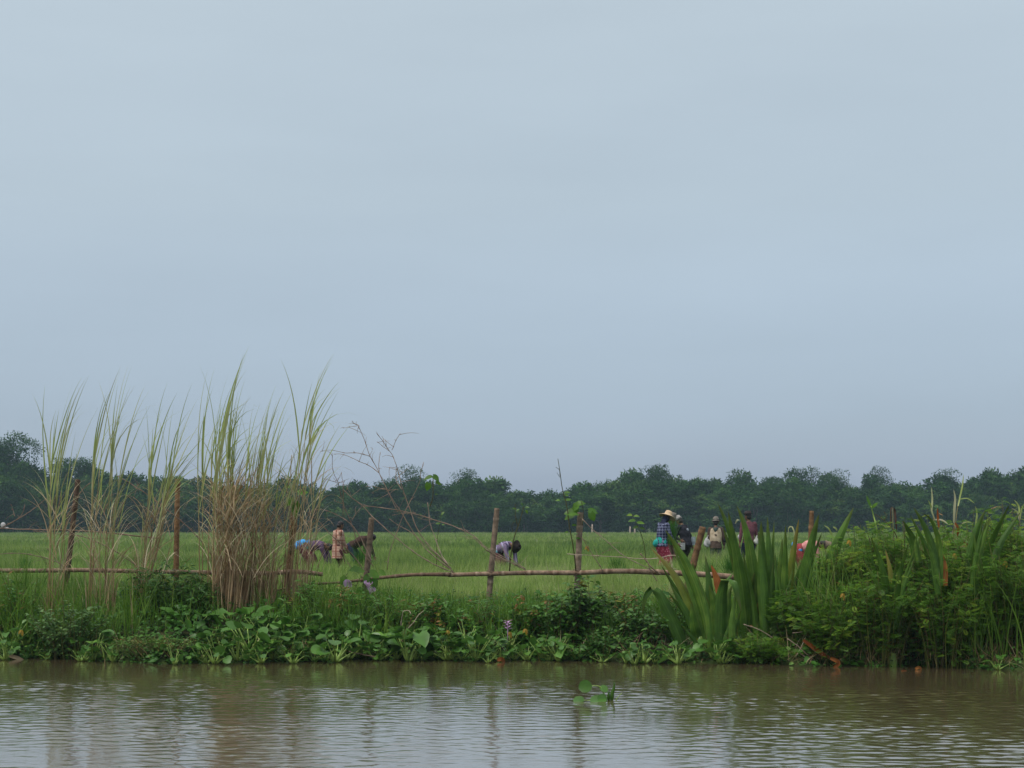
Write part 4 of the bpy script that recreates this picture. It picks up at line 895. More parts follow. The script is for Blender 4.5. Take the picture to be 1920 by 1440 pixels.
slab_leaf('small orange leaf at the water line, right of the floating reddish one', [(1716, 1254), (1723, 1252), (1728, 1255)], 6, 23.5, D_)
slab_leaf('pale brown leaf lying on the left edge of the bank', [(14, 1229), (28, 1232), (45, 1238)], 7, 25.3, rd)
slab_leaf('reddish brown dead leaf between the hyacinths left of the floating plant', [(932, 1238), (940, 1236), (946, 1242)], 8, 24.8, D_)
for (px, py, Y, lab) in ((956, 1192, 25.2, 'yellow leaf below the lilac hyacinth flower'), (1101, 1030, 27.8, 'single orange yellow leaf hanging right of the vine covered post'), (1672, 1210, 24.3, 'yellow leaf low in the right shrubs'), (840, 1189, 25.3, 'round yellow leaf among the hyacinths'), (40, 1188, 25.3, 'yellow brown leaf low at the left edge'), (1722, 1150, 24.6, 'drooping yellow leaf in the right shrubs'), (985, 1186, 25.2, 'brownish yellow leaf right of the yellow hyacinth leaf'), (1592, 1020, 25.0, 'large yellow green leaf right of the bent worker in pink'), (1640, 1032, 25.0, 'orange yellow leaf at the top of the right thicket'), (1714, 1028, 24.8, 'orange leaf left of the dead orange sword leaf'), (1790, 1045, 24.6, 'yellow leaf right of the dead orange sword leaf'), (1885, 1060, 24.2, 'small yellow leaf near the right edge of the thicket'), (1580, 1120, 24.2, 'yellow leaf in the left part of the right thicket')):
    g = G(); p = P(px, py, Y); leaves(g, OVATE, p[None] + [[0, 0, .06]], np.array([[.25, -.2, -1.]]), np.array([[.2, -1., .3]]), .105, .5, wid=.8)
    g2 = [v for v in g.v]; g.v = [v + [0, .003, 0] for v in g2]
    leaves(g, OVATE, p[None] + [[0, .0, .06]], np.array([[-.5, -.3, -.7]]), np.array([[-.3, -1., .2]]), .08, .8, wid=.7)
    tag(g.build('yellow_leaf', MAT['yellow'], org=p), lab, 'yellow leaf', 'single yellow leaves')

# ------------------------------------------------------------------ grass and creepers of the bank (nobody could count them)
def env_top(px): return np.interp(px, [-300, 0, 60, 130, 200, 300, 420, 520, 570, 620, 700, 800, 900, 1000, 1100, 1230, 1300, 1400, 1500, 1600, 2300], [1020, 1025, 1030, 1046, 1056, 1062, 1070, 1070, 1052, 1062, 1075, 1085, 1092, 1092, 1105, 1105, 1085, 1080, 1050, 1005, 985])
g = G()
n = 21000
x = rng.uniform(-11.5, 11.5, n); y = rng.uniform(25.6, 28.4, n)
keep = y > shore(x) + .35
px = 960 + x / y * F_PX
dn = np.interp(px, [-200, 0, 140, 200, 420, 540, 600, 760, 800, 900, 1230, 1300, 1500, 2100], [1, 1, 1, .8, .45, .8, 1, 1, .95, .9, .9, .9, .8, .8])
keep &= rng.random(n) < dn * np.clip(1.35 - (y - 26.6) * .45, .3, 1)
x, y, px = x[keep], y[keep], px[keep]; n = len(x)
z = ground_z(x, y)
zt = EYE + (HOR - env_top(px)) / F_PX * y
hh = np.clip((zt - z), .22, 1.35) * rng.uniform(.45, 1.08, n) * (.86 + .26 * np.sin(x * 4.1 + 1) * np.sin(x * 1.9 + y) + .12 * np.sin(x * 9)) * np.clip(1.1 - abs(y - 26.9) * .22, .5, 1)
cl = .2 * np.sin(x * 3.1 + y * 2) * np.sin(x * 1.3 - y * 3)
blades(g, np.stack([x, y, z - .02], -1), hh, rng.uniform(0, 6.28, n), abs(rng.normal(.12, .12, n)), abs(rng.normal(.6, .45, n)), rng.uniform(.005, .010, n), k=6, tint=np.clip(.48 + cl + rng.normal(0, .2, n) + np.where(px < 150, .12, 0), 0, 1))
tag(g.build('bank_grass', MAT['grass']), 'long grass growing along the top of the river bank', 'grass', kind='stuff')
g = G()
n = 1500
x = rng.uniform(4.6, 9.5, n); y = shore(x) + rng.uniform(.15, 2.0, n); z = ground_z(x, y)
zt = EYE + (HOR - rng.uniform(985, 1130, n)) / F_PX * y
blades(g, np.stack([x, y, z], -1), np.clip(zt - z, .3, 1.7), rng.uniform(0, 6.28, n), abs(rng.normal(.08, .10, n)), abs(rng.normal(.5, .5, n)), rng.uniform(.005, .013, n), k=8, tint=np.clip(rng.normal(.6, .25, n), 0, 1))
tag(g.build('reed_grass', MAT['grass']), 'coarse grass growing up through the right thicket', 'grass', kind='stuff')
g = G()
n = 17000
x = rng.uniform(-11, 11, n); d = rng.uniform(-.02, 2.6, n) ** 1.0; y = shore(x) + d
z = ground_z(x, y) + rng.random(n) ** 1.6 * (.10 + .20 * np.clip(d, 0, 1)) + .01
z = np.maximum(z, .015)
px = 960 + x / y * F_PX
sz = np.where(np.sin(x * 2.2) * np.sin(x * .9 + 1) > .1, .085, .055) * rng.uniform(.6, 1.5, n)
keep = rng.random(n) < np.interp(px, [0, 1300, 1450, 2000], [1, 1, .7, .6])
p = np.stack([x, y, z], -1)[keep]; m = len(p)
dd = rand_dirs(m, .05, .3); dd[:, 1] = -abs(dd[:, 1])
leaves(g, OVATE, p, dd, norm(up_normals(m, .5) + [0, -.35, 0]), sz[keep], np.clip(.42 + .16 * np.sin(p[:, 0] * 1.7) + rng.normal(0, .2, m), 0, 1), wid=1.15)
tag(g.build('creeper', MAT['cover']), 'low leafy creepers covering the muddy slope of the bank', 'ground cover', kind='stuff')
g = G(); n = 1500
x = np.where(rng.random(n) < .5, rng.uniform(3.5, 10, n), rng.uniform(-10, 10, n)); y = shore(x) + rng.uniform(-.05, .5, n); z = np.maximum(ground_z(x, y), 0) + rng.random(n) * .12
blades(g, np.stack([x, y, z], -1), rng.uniform(.15, .6, n), rng.uniform(0, 6.28, n), rng.uniform(.3, 1.3, n), rng.normal(.5, .5, n), rng.uniform(.002, .004, n), k=5, tint=np.clip(rng.normal(.35, .3, n), 0, 1))
tag(g.build('debris', MAT['reed_dry']), 'dead stems and straw caught along the water line', 'debris', kind='stuff')

# ------------------------------------------------------------------ water hyacinths and other plants of the water's edge
def hyacinth_parts(seed, nl=9, H=.32, R=.14, lsz=.13, shape=ROUND):
    global rng
    kp, rng = rng, np.random.default_rng(seed)
    gp, gl = G(), G()
    for i in range(nl):
        a = 2 * math.pi * i / nl + rng.normal(0, .35); h = H * rng.uniform(.35, 1.05); r = R * rng.uniform(.5, 1.3)
        o = np.array([math.cos(a), math.sin(a), 0]); b = o * .02
        line = smooth_line([b, b + o * r * .45 + [0, 0, h * .5], b + o * r + [0, 0, h]], 9)
        t = np.linspace(0, 1, 9); rad = .006 + .011 * np.exp(-((t - .22) / .18) ** 2)
        tube(gp, line, rad, 7, .4 + .4 * rng.random())
        T = norm(line[-1] - line[-2]); fw = norm(o * rng.uniform(.3, 1) + [0, 0, rng.uniform(-.3, .6)] + rng.normal(0, .2, 3))
        leaves(gl, shape, line[-1][None], fw[None], norm(np.array([[0, 0, 1.0]]) - o * .5 + rng.normal(0, .3, (1, 3))), lsz * rng.uniform(.75, 1.3), np.clip(rng.normal(.45, .2), 0, 1))
    rng = kp
    return gp, gl
hp = []
for i in range(6):
    gp, gl = hyacinth_parts(40 + i, [8, 10, 7, 9, 11, 8][i], [.26, .32, .20, .36, .28, .22][i], [.13, .16, .15, .13, .18, .12][i], [.12, .14, .11, .15, .13, .10][i])
    a, b = gp.mesh('stem'), gl.mesh('leaf'); a.materials.append(MAT['petiole']); b.materials.append(MAT['hya']); hp.append((a, b))
NEAR = [(0, 'at the left edge of the water line'), (110, 'below the grey green bushy weed at the left'), (230, 'by the low pale weed thicket'), (420, 'below the foot of the largest tall grass'), (560, 'below the rightmost tall grass'), (690, 'below the lilac flowers of the vine'), (800, 'left of the large drooping leaf'), (900, 'below the post beside the bent worker'), (1010, 'below the mid green weed'), (1100, 'below the dark bush with oval leaves'), (1210, 'left of the sword leaved plants'), (1340, 'at the foot of the sword leaved plants')]
hr = np.random.default_rng(9)
slots = [(px, 0.02 + .12 * hr.random()) for px in np.arange(-20, 1300, 21)] + [(px, .30 + .35 * hr.random()) for px in np.arange(390, 1010, 20)] + [(px, .7 + .3 * hr.random()) for px in np.arange(400, 760, 30)] + [(px, -.28 * hr.random()) for px in np.arange(0, 1300, 70)] + [(1350, .0), (1372, .05), (1340, .2), (40, .4), (90, .35), (12, .5), (1880, -.05), (1820, -.03)]
for i, (px, d) in enumerate(slots):
    if 225 < px < 345 and d < .3: continue
    px = px + hr.normal(0, 6); x = (px - 960) / F_PX * 25; y = float(shore(np.array(x))) + d
    z = max(float(ground_z(np.array(x), np.array(y))), 0.0)
    k = min(range(len(NEAR)), key=lambda q: abs(NEAR[q][0] - px))
    where = NEAR[k][1] if px < 1500 else 'under the right thicket'
    row = 'first row' if d < .18 else ('second row' if d < .66 else 'back row')
    t = thing('water_hyacinth', (x, y, z), 'water hyacinth of the %s %s' % (row, where), 'water hyacinth', 'water hyacinths, %s, %s' % (row, where))
    s = hr.uniform(.75, 1.2) * (1.15 if 400 < px < 900 else .9); t.scale = (s, s, s * hr.uniform(.85, 1.15)); t.rotation_euler = (0, 0, hr.uniform(0, 6.28))
    for me, nm in zip(hp[i % 6], ('stem', 'foliage')):
        o = bpy.data.objects.new(nm, me); COL.objects.link(o); o.parent = t
# larger heart leaved plants behind them
def heart_plant(label, px, Y, top, nl, lsz, R, seed):
    gp, gl = hyacinth_parts(seed, nl, EYE + (HOR - top) / F_PX * Y - float(ground_z((px - 960) / F_PX * Y, Y)), R, lsz, HEART)
    x = (px - 960) / F_PX * Y
    t = thing('heart_leaf_plant', (x, Y, max(0, float(ground_z(x, Y)))), label, 'leafy plant', 'heart leaved plants of the bank')
    for gg, nm, mt in ((gp, 'stem', MAT['petiole']), (gl, 'foliage', MAT['hya'])):
        me = gg.mesh(nm); me.materials.append(mt); o = bpy.data.objects.new(nm, me); COL.objects.link(o); o.parent = t
heart_plant('large heart leaved plant left of the foot of the largest tall grass', 362, 25.7, 1150, 11, .21, .26, 61)
heart_plant('large heart leaved plant in front of the foot of the largest tall grass', 445, 25.6, 1148, 11, .23, .28, 62)
heart_plant('heart leaved plant in front of the right side of the dry grass', 530, 25.6, 1162, 10, .22, .27, 63)
heart_plant('heart leaved plant at the foot of the rightmost tall grass', 610, 25.5, 1178, 10, .19, .26, 64)
heart_plant('heart leaved plant between the grass and the hyacinths, below the lilac flowers', 690, 25.5, 1180, 10, .19, .26, 65)
heart_plant('plant with one large drooping leaf at the water, right of the middle', 775, 25.1, 1198, 7, .26, .2, 66)
heart_plant('heart leaved plant below the light weed', 865, 25.3, 1182, 9, .17, .26, 67)
heart_plant('heart leaved plant at the water below the dark bush', 1040, 25.2, 1190, 8, .17, .24, 68)
heart_plant('heart leaved plant at the left edge of the bank', 15, 25.8, 1168, 9, .17, .26, 69)
heart_plant('single broad leaved plant at the foot of the sword leaves', 1350, 24.6, 1205, 5, .17, .14, 70)

# the floating hyacinth in mid river
FYW = 19.4
c0 = P(1143, 1314, FYW); c0[2] = 0
t = thing('water_hyacinth', c0, 'small green water hyacinth floating alone on the open brown water', 'water hyacinth')
def lone(pts, rad, tint, nm, mt):
    line = smooth_line([P(x, y, FYW + dy) for x, y, dy in pts], 12); g = G(); tube(g, line, np.interp(np.linspace(0, 1, 12), np.linspace(0, 1, len(rad)), rad), 8, tint); g.build(nm, mt, parent=t); return line
lone([(1138, 1316, 0), (1132, 1300, 0), (1124, 1287, -.02), (1110, 1286, -.03)], [.010, .009, .006, .005], .6, 'stem', MAT['petiole'])
lone([(1147, 1318, 0), (1148, 1300, .02), (1151, 1290, .02), (1152, 1279, .02)], [.012, .026, .017, .006], .3, 'stem', MAT['bright'])
lone([(1142, 1318, 0), (1141, 1306, -.04), (1142, 1296, -.04)], [.012, .020, .008], .2, 'stem', MAT['bright'])
lone([(1152, 1318, 0), (1158, 1308, 0), (1166, 1299, .02)], [.008, .005, .003], .5, 'stem', MAT['petiole'])
lone([(1148, 1318, 0), (1125, 1314, -.1), (1095, 1313, -.15)], [.008, .006, .004], .8, 'stem', MAT['petiole'])
def pad(px, py, dy, d, nrm, s, tint, mt=MAT['bright']):
    g = G(); leaves(g, ROUND, P(px, py, FYW + dy)[None], np.array([d], float), np.array([nrm], float), s, tint, wid=1.05); g.build('leaf', mt, parent=t)
pad(1110, 1286, -.03, (-1, -.1, -.10), (.1, -1, .45), .165, .12)
pad(1125, 1287, 0, (.75, -.3, -.45), (.35, -.8, .6), .11, .5, MAT['hya'])
pad(1136, 1312, -.1, (-1, -.4, .02), (0, -.4, 1), .20, .4, MAT['hya'])
pad(1096, 1313, -.15, (-1, .1, .08), (.1, -.5, .9), .14, .3, MAT['hya'])
pad(1138, 1314, -.08, (-.8, -.3, .35), (-.3, -.8, .5), .13, .4, MAT['hya'])

# ------------------------------------------------------------------ vines and shoots with few large leaves
def vine(label, stems, lv, Y, flowers=(), name='vine', cat='vine', mat='bright'):
    b = P(*stems[0][0][-1], Y)
    t = thing(name, b, label, cat)
    for pts, w0, w1 in stems:
        g = G(); tube(g, smooth_line([P(x, y, Y + rng.normal(0, .02)) for x, y in pts[::-1]], 14), np.linspace(w0, w1, 14) / 2 / F_PX * Y, 6, .2); g.build('stem', MAT['stem'], parent=t)
    for (px, py, dx, dz, s, sh) in lv:
        g = G(); leaves(g, HEART if sh == 'h' else OVATE, P(px, py, Y + rng.normal(0, .05))[None], np.array([[dx, rng.uniform(-.5, .1), dz]]), np.array([[rng.normal(0, .3), -.75, .75]]), s * .82 / F_PX * Y, rng.random()); g.build('leaf', MAT[mat], parent=t)
    for (px, py, ax) in flowers:
        c = P(px, py, Y - .1); axv = norm(np.array(ax, float)); g = G()
        k = 8; line = c + axv * np.linspace(-.10, .025, k)[:, None]; tube(g, line, np.array([.009, .012, .016, .024, .036, .054, .074, .082]), 15, np.tile(np.linspace(.1, .9, k)[:, None], 15).ravel(), caps=False)
        g.build('flower', MAT['petal'], parent=t)
    return t
vine('vine with three lilac trumpet flowers climbing to the thin end of the rail', [([(675, 1084), (668, 1098), (655, 1130), (640, 1160), (632, 1195)], 3.2, 1.6), ([(692, 1070), (684, 1085), (680, 1100)], 2, 1.2), ([(652, 1075), (648, 1080), (652, 1092), (668, 1098)], 1.4, 1)],
     [(672, 1068, -.8, .05, 22, 'h'), (668, 1070, .7, .05, 20, 'h'), (694, 1074, .8, -.35, 24, 'h'), (690, 1080, -.3, -.8, 20, 'h'), (698, 1086, .4, -.9, 24, 'h'), (648, 1082, -.5, -.8, 22, 'h'), (645, 1112, -.2, -.9, 26, 'o'), (676, 1100, -.2, -1, 28, 'o'), (692, 1120, .1, -1, 24, 'o'), (660, 1125, -.1, -1, 34, 'o'), (685, 1130, .2, -1, 26, 'o'), (590, 1088, -.3, -.7, 24, 'o'), (712, 1072, .5, -.2, 16, 'h')], 27.55,
     [(653, 1094, (-.35, -.8, -.25)), (696, 1106, (.25, -.5, .8)), (690, 1094, (.1, -.3, .9))])
vine('young vine climbing the pale post, a bare whip above its leaves', [([(1046, 860), (1050, 885), (1055, 920), (1062, 945), (1068, 990), (1074, 1020), (1080, 1070)], 3.0, 1.2), ([(1042, 876), (1048, 880), (1050, 892)], 1.2, .8), ([(1044, 886), (1050, 895)], 1, .6), ([(1090, 940), (1094, 960), (1092, 985)], 1.8, 1.2)],
     [(1082, 946, .9, .25, 20, 'h'), (1085, 945, -.5, -.5, 22, 'h'), (1082, 962, -1, .1, 30, 'h'), (1074, 968, -.9, -.2, 22, 'h'), (1104, 958, .9, -.1, 22, 'h'), (1108, 962, .3, -.8, 20, 'h'), (1066, 930, -.8, .3, 10, 'o'), (1058, 925, .9, .3, 14, 'o'), (1060, 938, .9, .2, 14, 'o'), (1050, 938, -1, 0, 11, 'o'), (1072, 985, .9, .1, 12, 'o'), (1066, 998, -.9, .1, 10, 'o'), (1080, 1010, .9, .2, 12, 'o'), (1076, 1002, .8, .3, 10, 'o')], FY - .2)
vine('leafy green shoot standing above the bare canes on a dark stem', [([(812, 894), (812, 915), (811, 935), (806, 950)], 2.2, 1.6)], [(812, 893, -.95, -.25, 24, 'o'), (812, 893, .8, -.5, 18, 'h'), (803, 906, -.1, -1, 18, 'h'), (816, 903, .9, -.4, 16, 'o'), (815, 927, 1, .1, 8, 'o')], 27.7, name='shoot', cat='leafy shoot')
vine('forked grey sapling with a few yellow green leaves, behind the bent worker', [([(982, 950), (978, 965), (972, 985), (965, 1005), (958, 1040), (955, 1075)], 3.2, 1.8), ([(966, 945), (967, 970), (970, 985)], 2, 1.2), ([(962, 998), (960, 985), (964, 978)], 1.3, .8)], [(968, 956, -.6, .4, 11, 'o'), (968, 958, .6, .4, 9, 'o'), (984, 952, .8, .1, 12, 'o'), (986, 956, .4, -.8, 10, 'o'), (980, 948, -.3, .6, 8, 'o')], 28.3, name='sapling', cat='sapling')
vine('thin twig with two small yellow leaves right of the leafy shoot', [([(828, 958), (827, 970), (823, 990), (820, 1010), (818, 1062)], 1.4, .8)], [(828, 966, .5, .8, 11, 'o'), (826, 982, -.9, .1, 12, 'o'), (828, 984, .9, .1, 8, 'o')], 28.2, name='sapling', cat='sapling')
vine('small leafy vine on the dark post in the dry grass', [([(572, 910), (562, 925), (552, 945), (548, 975), (545, 1040)], 2.0, 1.2)], [(560, 925, .8, .2, 22, 'h'), (548, 935, -.5, -.7, 20, 'h'), (552, 942, .4, -.8, 24, 'h'), (546, 915, -.9, .3, 16, 'o'), (552, 955, .2, -1, 20, 'h'), (566, 915, .8, .3, 14, 'o')], 27.75)
vine('faint feathery weed in the field left of the straw hat', [([(1185, 965), (1195, 985), (1205, 1010), (1212, 1055)], 1.6, 1)], [(1186, 966, -1, .1, 14, 'o'), (1188, 968, .9, .1, 14, 'o'), (1192, 976, -1, 0, 18, 'o'), (1194, 980, .9, 0, 18, 'o'), (1198, 988, -.9, -.1, 16, 'o'), (1199, 990, .9, -.1, 14, 'o')], 29.5, name='weed', cat='tall weed', mat='fern')
# hyacinth flower
g = G(); c = P(952, 1175, 25.1)
for k in range(14):
    a = k * 2.4; h = -.04 + .01 * k; leaves(g, OVATE, (c + [.02 * math.cos(a), .02 * math.sin(a), h])[None], np.array([[math.cos(a), math.sin(a), .5]]), np.array([[0, 0, 1.]]), .06, rng.random())
tube(g, [c + [0, 0, -.22], c + [0, 0, -.05], c + [0, 0, .08]], [.008, .007, .004], 6, .2)
tag(g.build('hyacinth_flower', MAT['petal'], org=c + [0, 0, -.22]), 'lilac water hyacinth flower among the leaves of the bank', 'flower')
# two dead stalks curved like hooks
for pts, lab in (([(752, 1178), (753, 1155), (757, 1144), (766, 1143), (771, 1149)], 'pale dead stalk bent over like a hook'), ([(765, 1178), (774, 1168), (784, 1152), (792, 1145)], 'pale dead stalk leaning right beside a hooked one')):
    cane(lab, [(pts[::-1], 2.2, 1.6)], Y0=25.7, tint=.95, name='dead_stalk', cat='dead stalk', grp='pale dead stalks', knots=False)

# ------------------------------------------------------------------ tied bundles and dark tufts of rice seedlings
def bundle(label, px, py_bot, Y, H, n, spread, lean=0.0, name='seedling_bundle', zb=None):
    b = P(px, py_bot, Y)
    b[2] = ground_z(b[0], b[1]) if zb is None else zb
    g = G(); base = b + np.stack([rng.normal(0, .05, n), rng.normal(0, .05, n), np.zeros(n)], -1)
    az = rng.uniform(0, 6.28, n)
    blades(g, base, H * rng.uniform(.6, 1.08, n), az, abs(rng.normal(.1, spread, n)) , abs(rng.normal(.25, .3, n)), .0065 * rng.uniform(.7, 1.2, n), k=5)
    o = thing(name, b, label, 'seedling bundle', 'bundles of rice seedlings')
    g.build('leaf', MAT['bundle'], parent=o)
    gt = G(); a = np.linspace(0, 2 * math.pi, 12); tube(gt, np.stack([b[0] + .085 * np.cos(a), b[1] + .085 * np.sin(a), np.full(12, b[2] + H * .22)], -1), .010, 5, .5, caps=False)
    gt.build('tie', MAT['bamboo_dry'], parent=o)
    return o
bundle('large bundle of green seedlings standing right of the boy', 680, 1060, 39.2, 1.0, 420, .22)
bundle('dark bundle of seedlings in the field right of the vine covered post', 1157, 1050, 37.5, .72, 300, .20)
bundle('smaller dark bundle of seedlings close right of another in the field', 1168, 1058, 35.5, .50, 200, .22)
bundle('leafy bundle of seedlings left of the tall sword leaves, right of the leaning post', 1372, 1060, 35, .82, 340, .24)
bundle('low bundle of seedlings beside the leaning post', 1332, 1062, 34.5, .62, 240, .24)
bundle('bundle of seedlings behind the broad sword leaves', 1452, 1062, 37, .75, 260, .22)
bundle('small bundle of seedlings at the left edge of the field', 48, 1030, 38, .60, 200, .2)

# ------------------------------------------------------------------ the people working in the field
tmp = bpy.data.scenes.new('build_tmp')
def fuse(g, voxel, smooth=2, wrinkle=0.0, wf=14.0, seed=0):
    """melt overlapping closed shapes into one continuous skin; returns (verts, quads, tris)"""
    me = g.mesh('fuse'); o = bpy.data.objects.new('fuse', me); tmp.collection.objects.link(o)
    r = o.modifiers.new('r', 'REMESH'); r.mode = 'VOXEL'; r.voxel_size = voxel
    if smooth:
        s = o.modifiers.new('s', 'SMOOTH'); s.factor = .5; s.iterations = smooth
    vl = tmp.view_layers[0]; vl.update(); dg = vl.depsgraph
    ev = o.evaluated_get(dg); m2 = ev.to_mesh()
    V = np.zeros(len(m2.vertices) * 3, np.float32); m2.vertices.foreach_get('co', V); V = V.reshape(-1, 3).astype(float)
    Nn = np.zeros(len(m2.vertices) * 3, np.float32); m2.vertices.foreach_get('normal', Nn); Nn = Nn.reshape(-1, 3)
    q = np.array([p.vertices[:] for p in m2.polygons if len(p.vertices) == 4], np.int64).reshape(-1, 4)
    t3 = np.array([p.vertices[:] for p in m2.polygons if len(p.vertices) == 3], np.int64).reshape(-1, 3)
    ev.to_mesh_clear(); bpy.data.objects.remove(o); bpy.data.meshes.remove(me)
    if wrinkle:
        s = seed * 1.7
        f = np.sin(V[:, 0] * wf * 1.9 + 2 * np.sin(V[:, 2] * wf * .7 + s)) * np.sin(V[:, 1] * wf * 1.7 + 1.5 * np.sin(V[:, 2] * wf * .55 + s * 2)) + .6 * np.sin(V[:, 2] * wf * 1.3 + V[:, 0] * wf + s)
        V = V + Nn * (wrinkle * f)[:, None]
    out = G()
    if len(q): out.add(V, q, .5)
    if len(t3):
        base = 0
        if not len(q): out.add(V, t3, .5)
        else: out.t.append(t3 + base)
    return out
def ell(g, c, ax, n=12, axes=None):
    """ellipsoid with half axes ax along the columns of axes"""
    A = np.eye(3) if axes is None else np.array(axes).T
    th = np.linspace(0, math.pi, n); V = [np.array([0, 0, 1.0])]
    rings = []
    for a in th[1:-1]:
        b = np.arange(2 * n) / (2 * n) * 2 * math.pi
        rings.append(np.stack([np.sin(a) * np.cos(b), np.sin(a) * np.sin(b), np.full(2 * n, np.cos(a))], -1))
    R = np.concatenate(rings); m = 2 * n; k = len(rings)
    VV = np.vstack([[[0, 0, 1.0]], R, [[0, 0, -1.0]]]) * np.array(ax)
    VV = VV @ A.T + np.asarray(c)
    Fq = [(1 + i * m + j, 1 + (i + 1) * m + j, 1 + (i + 1) * m + (j + 1) % m, 1 + i * m + (j + 1) % m) for i in range(k - 1) for j in range(m)]
    Ft = [(0, 1 + j, 1 + (j + 1) % m) for j in range(m)] + [(1 + k * m, 1 + (k - 1) * m + (j + 1) % m, 1 + (k - 1) * m + j) for j in range(m)]
    b0 = g.n; g.add(VV, np.array(Fq)); g.t.append(np.array(Ft) + b0)
def ik(a, t, l1, l2, pole):
    d = t - a; D = np.linalg.norm(d); D2 = min(D, (l1 + l2) * .995); u = d / max(D, 1e-6)
    x = (l1 * l1 - l2 * l2 + D2 * D2) / (2 * D2); h = math.sqrt(max(l1 * l1 - x * x, 0))
    p = np.asarray(pole, float); p = norm(p - u * (p @ u))
    return a + u * x + p * h, a + u * D2
class Pose: pass
def make_pose(h, az, bend=0.0, handL=None, handR=None, stride=.0, knee=.0, head=(0, 0), hips=None, wide=1.0):
    """joints of a body of height h that faces azimuth az (0 = picture right, pi/2 = away), its back bent forward by bend"""
    p = Pose(); p.h = h
    F = np.array([math.cos(az), math.sin(az), 0]); S = np.array([-math.sin(az), math.cos(az), 0]); U = np.array([0, 0, 1.0])   # S is the person's left
    p.F, p.S, p.U = F, S, U
    hipz = .50 * h * (1 - .10 * knee)
    p.pel = U * hipz - F * (.10 * h * math.sin(bend))
    ax = norm(U * math.cos(bend) + F * math.sin(bend)); fx = norm(np.cross(S, ax)) * 1.0   # fx: the chest's forward
    if fx @ (F * math.cos(bend) - U * math.sin(bend)) < 0: fx = -fx
    p.ax, p.fx = ax, fx
    p.waist = p.pel + ax * .10 * h; p.chest = p.pel + ax * .235 * h + (-fx) * .012 * h * (1 if bend > .5 else .3)
    p.sh = p.pel + ax * .315 * h; p.neck = p.pel + ax * .345 * h
    hd = norm(ax * math.cos(head[0]) + fx * math.sin(head[0])); hf = norm(fx * math.cos(head[0]) - ax * math.sin(head[0]))
    hf2 = norm(hf * math.cos(head[1]) + S * math.sin(head[1]))
    p.hu, p.hf = hd, hf2; p.hs = np.cross(hd, hf2)
    p.head = p.neck + hd * .075 * h + hf2 * .012 * h
    for nm, s, tgt in (('L', 1, handL), ('R', -1, handR)):
        sh = p.sh + S * s * .108 * h * wide - ax * .012 * h
        tgt = (.04, .17, .43) if tgt is None else tgt          # forward, sideways, up, as parts of the height, from the feet
        t = F * tgt[0] * h + S * s * tgt[1] * h + U * tgt[2] * h
        el, wr_ = ik(sh, t, .172 * h, .150 * h, S * s * .55 - fx * .9 - U * .2)
        hip = p.pel + S * s * .052 * h - ax * .01 * h
        st = s * stride
        ankle = F * (st * h) + S * s * .062 * h * wide + U * .042 * h
        kn, ankle = ik(hip, ankle, .245 * h, .235 * h, F + S * s * .1)
        setattr(p, 'sh' + nm, sh); setattr(p, 'el' + nm, el); setattr(p, 'wr' + nm, wr_); setattr(p, 'hip' + nm, hip); setattr(p, 'kn' + nm, kn); setattr(p, 'an' + nm, ankle)
    return p
def torso(g, p, grow=0.0, top=True, fat=1.0):
    h = p.h
    pts = [p.pel - p.ax * .045 * h, p.pel, p.waist, p.chest, p.sh, p.neck - p.ax * .004 * h]
    A = np.array([.078, .092, .080, .098, .088, .040]) * h * fat + grow
    B = np.array([.060, .070, .060, .070, .056, .036]) * h * fat + grow
    line = smooth_line(pts, 16); t = np.linspace(0, 1, 16); a = np.interp(t, np.linspace(0, 1, 6), A); b = np.interp(t, np.linspace(0, 1, 6), B)
    tube(g, line, a, 18, .5, sq=b / a, lateral=p.S)
    for s in 'LR': ell(g, getattr(p, 'sh' + s) - p.S * (.012 * h if s == 'L' else -.012 * h), (.034 * h + grow * .45,) * 3, 8)
def arm(g, p, s, grow=0.0, to=1.0):
    h = p.h; a, b, c = getattr(p, 'sh' + s), getattr(p, 'el' + s), getattr(p, 'wr' + s)
    if to < 1: c = b + (c - b) * to
    line = smooth_line([a, a * .5 + b * .5, b, b * .5 + c * .5, c], 14)
    tube(g, line, np.interp(np.linspace(0, 1, 14), [0, .2, .5, .65, 1], [.029, .0285, .0225, .0235, .0145 if to == 1 else .0185]) * h + grow, 12)
    ell(g, a, (.029 * h + grow * .7,) * 3, 8); ell(g, c, (.0145 * h + grow,) * 3, 8)
def leg(g, p, s, grow=0.0, to=1.0):
    h = p.h; a, b, c = getattr(p, 'hip' + s), getattr(p, 'kn' + s), getattr(p, 'an' + s)
    if to < 1: c = b + (c - b) * to
    line = smooth_line([a, a * .5 + b * .5, b, b * .55 + c * .45 - p.F * .012 * h, c], 16)
    tube(g, line, np.interp(np.linspace(0, 1, 16), [0, .25, .5, .66, 1], [.053, .047, .034, .034, .0205]) * h + grow, 14)
    ell(g, a, (.052 * h + grow,) * 3, 9)
